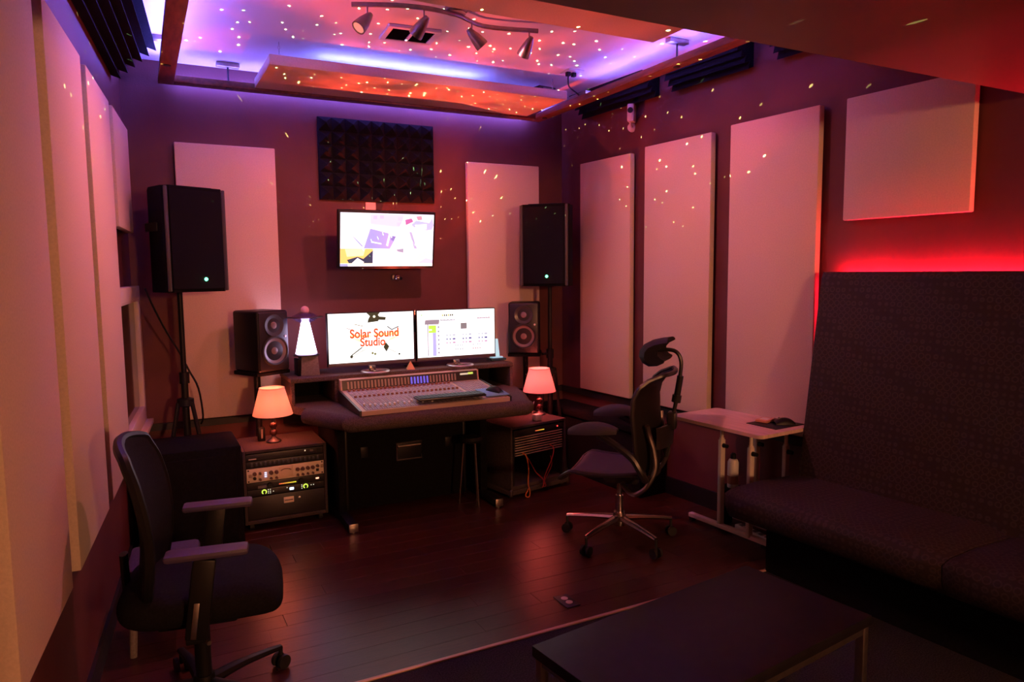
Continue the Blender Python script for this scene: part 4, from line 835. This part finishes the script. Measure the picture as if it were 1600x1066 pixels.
MB().cyl((-0.325, 0, 0.87), (-0.343, 0, 0.99), 0.018).cyl((-0.32, 0, 0.84), (-0.326, 0, 0.88), 0.026).build('post_sleeve', M_AER, t)
MB().box((-0.30, 0, 0.735), (0.05, 0.07, 0.10), 0.012).build('post_clamp', M_AER, t)
hr = [(1.152, -0.305), (1.146, -0.262), (1.135, -0.215), (1.112, -0.172), (1.080, -0.148), (1.045, -0.145), (1.012, -0.162), (0.992, -0.198), (0.996, -0.245), (1.016, -0.285),
      (1.028, -0.286), (1.040, -0.262), (1.062, -0.240), (1.095, -0.240), (1.120, -0.262), (1.142, -0.304)]
hr = [(z+0.052, x+0.03) for z, x in hr]
b = MB(); prev = None; ny = 10
for i in range(ny+1):
    s_ = 2*i/ny-1; k = 1-0.22*s_**4; cur = [b.bm.verts.new((-0.205+(x+0.205)*k-0.03*s_*s_, s_*0.145, 1.122+(z-1.122)*k)) for z, x in hr]
    if prev: b.bridge(prev, cur)
    else: b.face(cur)
    prev = cur
b.face(prev[::-1]); b.build('headrest', M_MESH, t, ang=50)

# ------------------------------------------------------------------ black office chair on the left
t = thing('office_chair', 'black padded office chair with blue light painted into its armrests beside the window wall', 'chair', (0.135, 2.705, 0), R(-9))
star_base(t, 0.335, R(38), M_BLACK, 0.085, 0.12)
MB().cyl((0, 0, 0.12), (0, 0, 0.38), 0.028).build('gas_column', M_BLACK, t)
MB().box((0, 0, 0.385), (0.26, 0.20, 0.05), 0.012).build('tilt_mechanism', M_BLACK, t)
MB().tube([(0.02, -0.10, 0.395), (0.02, -0.20, 0.39), (0.05, -0.275, 0.385)], 0.008).build('tilt_lever', M_STEEL, t)
MF = mat('black seat fabric', (0.010, 0.0095, 0.012), 0.9, spec=0.12, var=0.25, scale=120, bump=0.3)
def seat2(u, v):
    # top + rolled front (closed cushion cross-section)
    a = 2*math.pi*u; ex = abs(math.cos(a))**0.45*math.copysign(1, math.cos(a)); ey = abs(math.sin(a))**0.45*math.copysign(1, math.sin(a))
    k = math.sin(math.pi*v)**0.22 if 0 < v < 1 else 0
    return (0.02+0.265*ex*k, 0.245*ey*k, 0.475-0.062*math.cos(math.pi*v)*(1) + 0.0)
MB().grid(lambda u, v: (lambda p: (p[0], p[1], p[2]-(0.035*max(0, (p[0]-0.16)/0.12)**2)))(seat2(u, 1-v)), 40, 14).build('seat_cushion', MF, t)
def back2(u, v):
    s = 2*u-1; z = 0.50+0.52*v; hw = 0.235*(1-0.22*max(0, (v-0.55)/0.45)**2)*(1-0.25*max(0, (0.25-v)/0.25)**2)
    x = -0.165-0.03*v+0.035*math.sin(math.pi*v*1.1)+0.04*s*s; return (x, s*hw, z-0.03*s*s*max(0, (v-0.8)/0.2))
bk = MB().grid(back2, 16, 18, lambda u, v: (-0.03, 0, 0)).build('backrest', MF, t)
rim = [Vector(back2(u, v))+Vector((-0.015, 0, 0)) for u, v in [(0, k/14) for k in range(15)]+[(k/8, 1) for k in range(1, 9)]+[(1, 1-k/14) for k in range(1, 15)]+[(1-k/8, 0) for k in range(1, 9)]]
MB().tube(rim, 0.018, 8, 2).build('back_frame', M_BLACK, bk)
MB().tube([(-0.08, 0, 0.38), (-0.18, 0, 0.36), (-0.225, 0, 0.44), (-0.235, 0, 0.62)], 0.028, 8, 4, flat=0.5).build('back_bar', M_BLACK, t)
for s in (-1, 1):
    ar = MB().box((0.055, s*0.255, 0.682), (0.255, 0.075, 0.026), 0.012).build('armrest', mat('armrest blue light tint', (0.075, 0.055, 0.115), 0.55), t)  # blue light falling on the armrests is tinted into their colour
    up = MB().box((0.03, s*0.27, 0.535), (0.07, 0.028, 0.27), 0.008, Ry(R(8))).build('arm_post', M_BLACK, t)
    MB().box((0.012, s*0.286, 0.47), (0.018, 0.006, 0.12), 0.002, Ry(R(8))).build('slot_trim', M_STEEL, up)
    MB().box((0.01, s*0.20, 0.40), (0.06, 0.16, 0.022), 0.004).build('arm_bracket', M_BLACK, t)
t = thing('low_stool', 'low stool with grey legs and plum seat by the window wall', 'stool', (0.035, 3.36, 0), R(-5))
MB().box((0, 0, 0.34), (0.28, 0.30, 0.07), 0.02).build('seat', M_PURP, t)
for sx in (-1, 1):
    for sy in (-1, 1): MB().cyl((sx*0.11, sy*0.12, 0.32), (sx*0.125, sy*0.135, 0.0), 0.018, 0.014, 10).build('leg', M_GREY, t)
for sy in (-1, 1): MB().cyl((-0.118, sy*0.128, 0.12), (0.118, sy*0.128, 0.12), 0.008, n=8).build('stretcher', mat('red brown wood', (0.18, 0.06, 0.04), 0.5), t)

# ------------------------------------------------------------------ small white table and what is on and under it
t = thing('laptop_table', 'small white adjustable table with pale wood top beside the sofa', 'table', (2.992, 2.975, 0), AR); ca, sa = math.cos(-AR), math.sin(-AR)
def tl(x, y): dx, dy = x-2.992, y-2.975; return (dx*ca-dy*sa, dx*sa+dy*ca)
r_ = 0.03; hw, hl = 0.203, 0.335; pts = []
for sx, sy, q0 in ((1, 1, 0), (-1, 1, 90), (-1, -1, 180), (1, -1, 270)):
    for k in range(5): q = R(q0+22.5*k); pts.append((sx*(hw-r_)+r_*math.cos(q), sy*(hl-r_)+r_*math.sin(q), 0.700))
MB().prism(pts, (0, 0, 0.019)).build('table_top', M_WTOP, t)
fb = {}
for fxx, ys in ((3.055, (3.155, 2.925)), (3.265, (3.08, 2.86))):
    yc = 3.10 if fxx < 3.2 else 3.0
    x, yl = tl(fxx, yc)
    f = MB().box((x, yl, 0.034), (0.035, 0.60, 0.026), 0.004).build('foot_bar', M_WTBL, t)
    for k in (-0.28, 0.28): MB().box((x, yl+k, 0.011), (0.03, 0.03, 0.022)).build('foot_pad', M_RUB, f)
    for yy in ys:
        x2, y2 = tl(fxx, yy)
        lg = MB().box((x2, y2, 0.30), (0.036, 0.026, 0.53), 0.004).build('leg', M_WTBL, t)
        MB().cyl((x2, y2, 0.56), (x2, y2, 0.702), 0.011).build('inner_tube', M_WTBL, lg); MB().cyl((x2, y2, 0.562), (x2, y2, 0.575), 0.015).build('tube_collar', M_WTBL, lg)
        MB().cyl((x2, y2-0.013, 0.53), (x2, y2-0.045, 0.53), 0.014, 0.011, n=10).build('clamp_knob', M_BLACK, lg)
x, yl = tl(3.16, 3.0)
MB().box((x, yl, 0.687), (0.30, 0.45, 0.026), 0.003).build('under_frame', M_WTBL, t)
t2 = tag(MB().box((0, 0, 0.002), (0.24, 0.20, 0.004), 0.0015).build('mouse_pad', M_BLACK, None, (3.105, 2.800, 0.719), (0, 0, AR)), 'black mouse pad on the small white table', 'mouse pad')
mouse('black computer mouse on the small white table', (3.135, 2.765, 0.7232), R(65))
t2 = tag(MB().box((0, 0, 0.008), (0.10, 0.07, 0.014), 0.003).build('snack_packet', mat('salmon wrapper', (0.62, 0.28, 0.20), 0.35), None, (3.095, 2.865, 0.7232), (0, 0, R(20))), 'small salmon coloured packet beside the mouse on the white table', 'packet')
MB().box((0.0, 0.0, 0.0155), (0.05, 0.045, 0.001)).build('packet_label', M_WHITE, t2)
t2 = thing('low_shelf', 'small low dark shelf under the white table against the wall', 'shelf', (3.175, 3.02, 0), AR)
MB().box((0, 0, 0.245), (0.12, 0.44, 0.018), 0.003).build('shelf_board', M_BLACKM, t2)
for s in (-1, 1): MB().box((0, s*0.205, 0.12), (0.11, 0.018, 0.236)).build('side_board', M_BLACKM, t2)
t2 = thing('spray_can', 'white spray can standing under the small white table', 'can', (3.155, 3.16, 0.2545))
MB().lathe([(0, 0), (0.031, 0), (0.033, 0.006), (0.033, 0.155), (0.026, 0.172), (0.016, 0.178), (0, 0.178)]).build('can_body', M_WHITE, t2)
MB().lathe([(0, 0.178), (0.017, 0.178), (0.017, 0.205), (0.012, 0.212), (0, 0.212)]).build('cap', M_BLACK, t2)
MB().lathe([(0.0334, 0.025), (0.0334, 0.075), (0.0332, 0.075), (0.0332, 0.025)]).build('label_band', mat('brown label', (0.35, 0.16, 0.10), 0.6), t2)
t2 = thing('tissue_box', 'flat white box lying under the small white table', 'box', (3.175, 2.90, 0.2545), R(8))
MB().box((0, 0, 0.035), (0.10, 0.19, 0.07), 0.004).build('carton', M_WHITE, t2); MB().box((0, 0, 0.0705), (0.04, 0.10, 0.002)).build('opening', M_GREY, t2)
t2 = thing('floor_power_strip', 'white power strip on the floor under the white table', 'power strip', (3.16, 2.98, 0), R(85))
MB().box((0, 0, 0.016), (0.30, 0.05, 0.032), 0.006).build('case', M_WHITE, t2)
for i in range(5): MB().box((-0.11+0.055*i, 0, 0.0335), (0.03, 0.03, 0.003)).build('socket', M_GREY, t2)

# ------------------------------------------------------------------ tall backed sofa
YE = 0.30
t = thing('banquette_sofa', 'long dark patterned banquette with a very tall back', 'sofa', (0, 0, 0))
def back_sec(y, e=0.0):
    x = rx(y); return [(x-0.28+e, 0.44), (x-0.24+e, 0.46), (x-0.105+e, 1.53), (x-0.092+e, 1.553), (x-0.078, 1.562), (x-0.055, 1.562), (x-0.045, 1.555), (x-0.045, 0.30), (x-0.28+e, 0.30)]
secs = [(2.655, 0.02), (2.645, 0.006), (2.62, 0.0), (1.9, 0), (1.2, 0), (YE, 0)]
b = MB(); prev = None
for y, e in secs:
    cur = [b.bm.verts.new((x, y, z)) for x, z in back_sec(y, e)]
    if prev: b.bridge(prev, cur)
    else: b.face(cur)
    prev = cur
b.face(prev[::-1]); b.build('backrest', M_SOFA, t)
def cushion(y0, y1):
    b = MB(); prev = None; n = 10
    for i in range(n+1):
        f = i/n; y = y0+(y1-y0)*f; ed = min(f, 1-f)*(y1-y0); k = max(0.0, 1-ed/0.035)**2*0.022
        xb = rx(y)-0.20; xf = rx(y)-0.745+ (0.0)
        pr = [(xb, 0.30), (xb, 0.475-k), (xb-0.30, 0.482-k), (xf+0.07, 0.470-k), (xf+0.022, 0.452-k), (xf+k, 0.415), (xf+0.002+k, 0.365), (xf+0.022+k, 0.322), (xf+0.06, 0.30)]
        cur = [b.bm.verts.new((x, y, z)) for x, z in pr]
        if prev: b.bridge(prev, cur)
        else: b.face(cur)
        prev = cur
    b.face(prev[::-1]); return b.build('seat_cushion', M_SOFA, t, ang=50)
cushion(1.605, 2.685); cushion(0.45, 1.600)
MB().prism([(rx(2.60)-0.515, 2.60, 0), (rx(2.60)-0.03, 2.60, 0), (rx(YE)-0.03, YE, 0), (rx(YE)-0.515, YE, 0)], (0, 0, 0.302)).build('plinth', M_BLACKM, t)
# red light strip hidden behind the top of the sofa back
a_ = (rx(2.60)-0.042, 2.60); b_ = (rx(0.5)-0.042, 0.5)
tag(MB().prism([(a_[0], a_[1], 1.536), (a_[0], a_[1], 1.548), (a_[0]+0.010, a_[1], 1.548), (a_[0]+0.010, a_[1], 1.536)], (b_[0]-a_[0], b_[1]-a_[1], 0)).build('red_led_strip', emit('red led strip', LED_RED, LED_RED_S)), 'red light strip fixed along the back of the tall sofa', 'light strip')
# ------------------------------------------------------------------ coffee table
t = thing('coffee_table', 'low black rectangular coffee table with steel legs on the carpet', 'table', (1.574, 1.67, 0), R(7))
MB().box((0, 0, 0.402), (1.045, 0.506, 0.036), 0.003).build('table_top', mat('black table top', (0.012, 0.010, 0.013), 0.5, spec=0.25, var=0.2, scale=20), t)
for sx in (-1, 1):
    for sy in (-1, 1): MB().box((sx*0.497, sy*0.235, 0.192), (0.03, 0.03, 0.384), 0.003).build('leg', M_STEEL, t)
for sy in (-1, 1): MB().box((0, sy*0.235, 0.372), (0.96, 0.024, 0.024)).build('rail', M_STEEL, t)
for sx in (-1, 1): MB().box((sx*0.497, 0, 0.372), (0.024, 0.44, 0.024)).build('rail', M_STEEL, t)
# floor outlet
t = thing('floor_outlet', 'dark floor outlet plate with two round white sockets', 'outlet', (1.742, 2.805, 0.0), R(0))
MB().box((0, 0, 0.002), (0.075, 0.13, 0.005), 0.002).build('plate', M_DARKMET, t)
for yy in (-0.022, 0.022): MB().lathe([(0, 0.004), (0.017, 0.004), (0.017, 0.007), (0, 0.0075)], (0, yy, 0)).build('socket', M_WHITE, t)

# ------------------------------------------------------------------ wall lamp in the room behind the camera
t = thing('wall_lamp', 'warm globe wall lamp on the rear wall', 'lamp', (1.7, YF, 1.80))
MB().lathe([(0, 0), (0.06, 0), (0.06, 0.015), (0, 0.02)], (0, 0, 0), 24, Rx(R(-90))).build('wall_plate', M_STEEL, t)
MB().tube([(0, 0.015, 0), (0, 0.16, 0.0), (0, 0.26, 0.05)], 0.012).build('arm', M_STEEL, t)
MB().sph((0, 0.26, 0.24), 0.20, n=24, m=14).build('globe', emit('warm globe', REAR_COL, REAR_W), t)
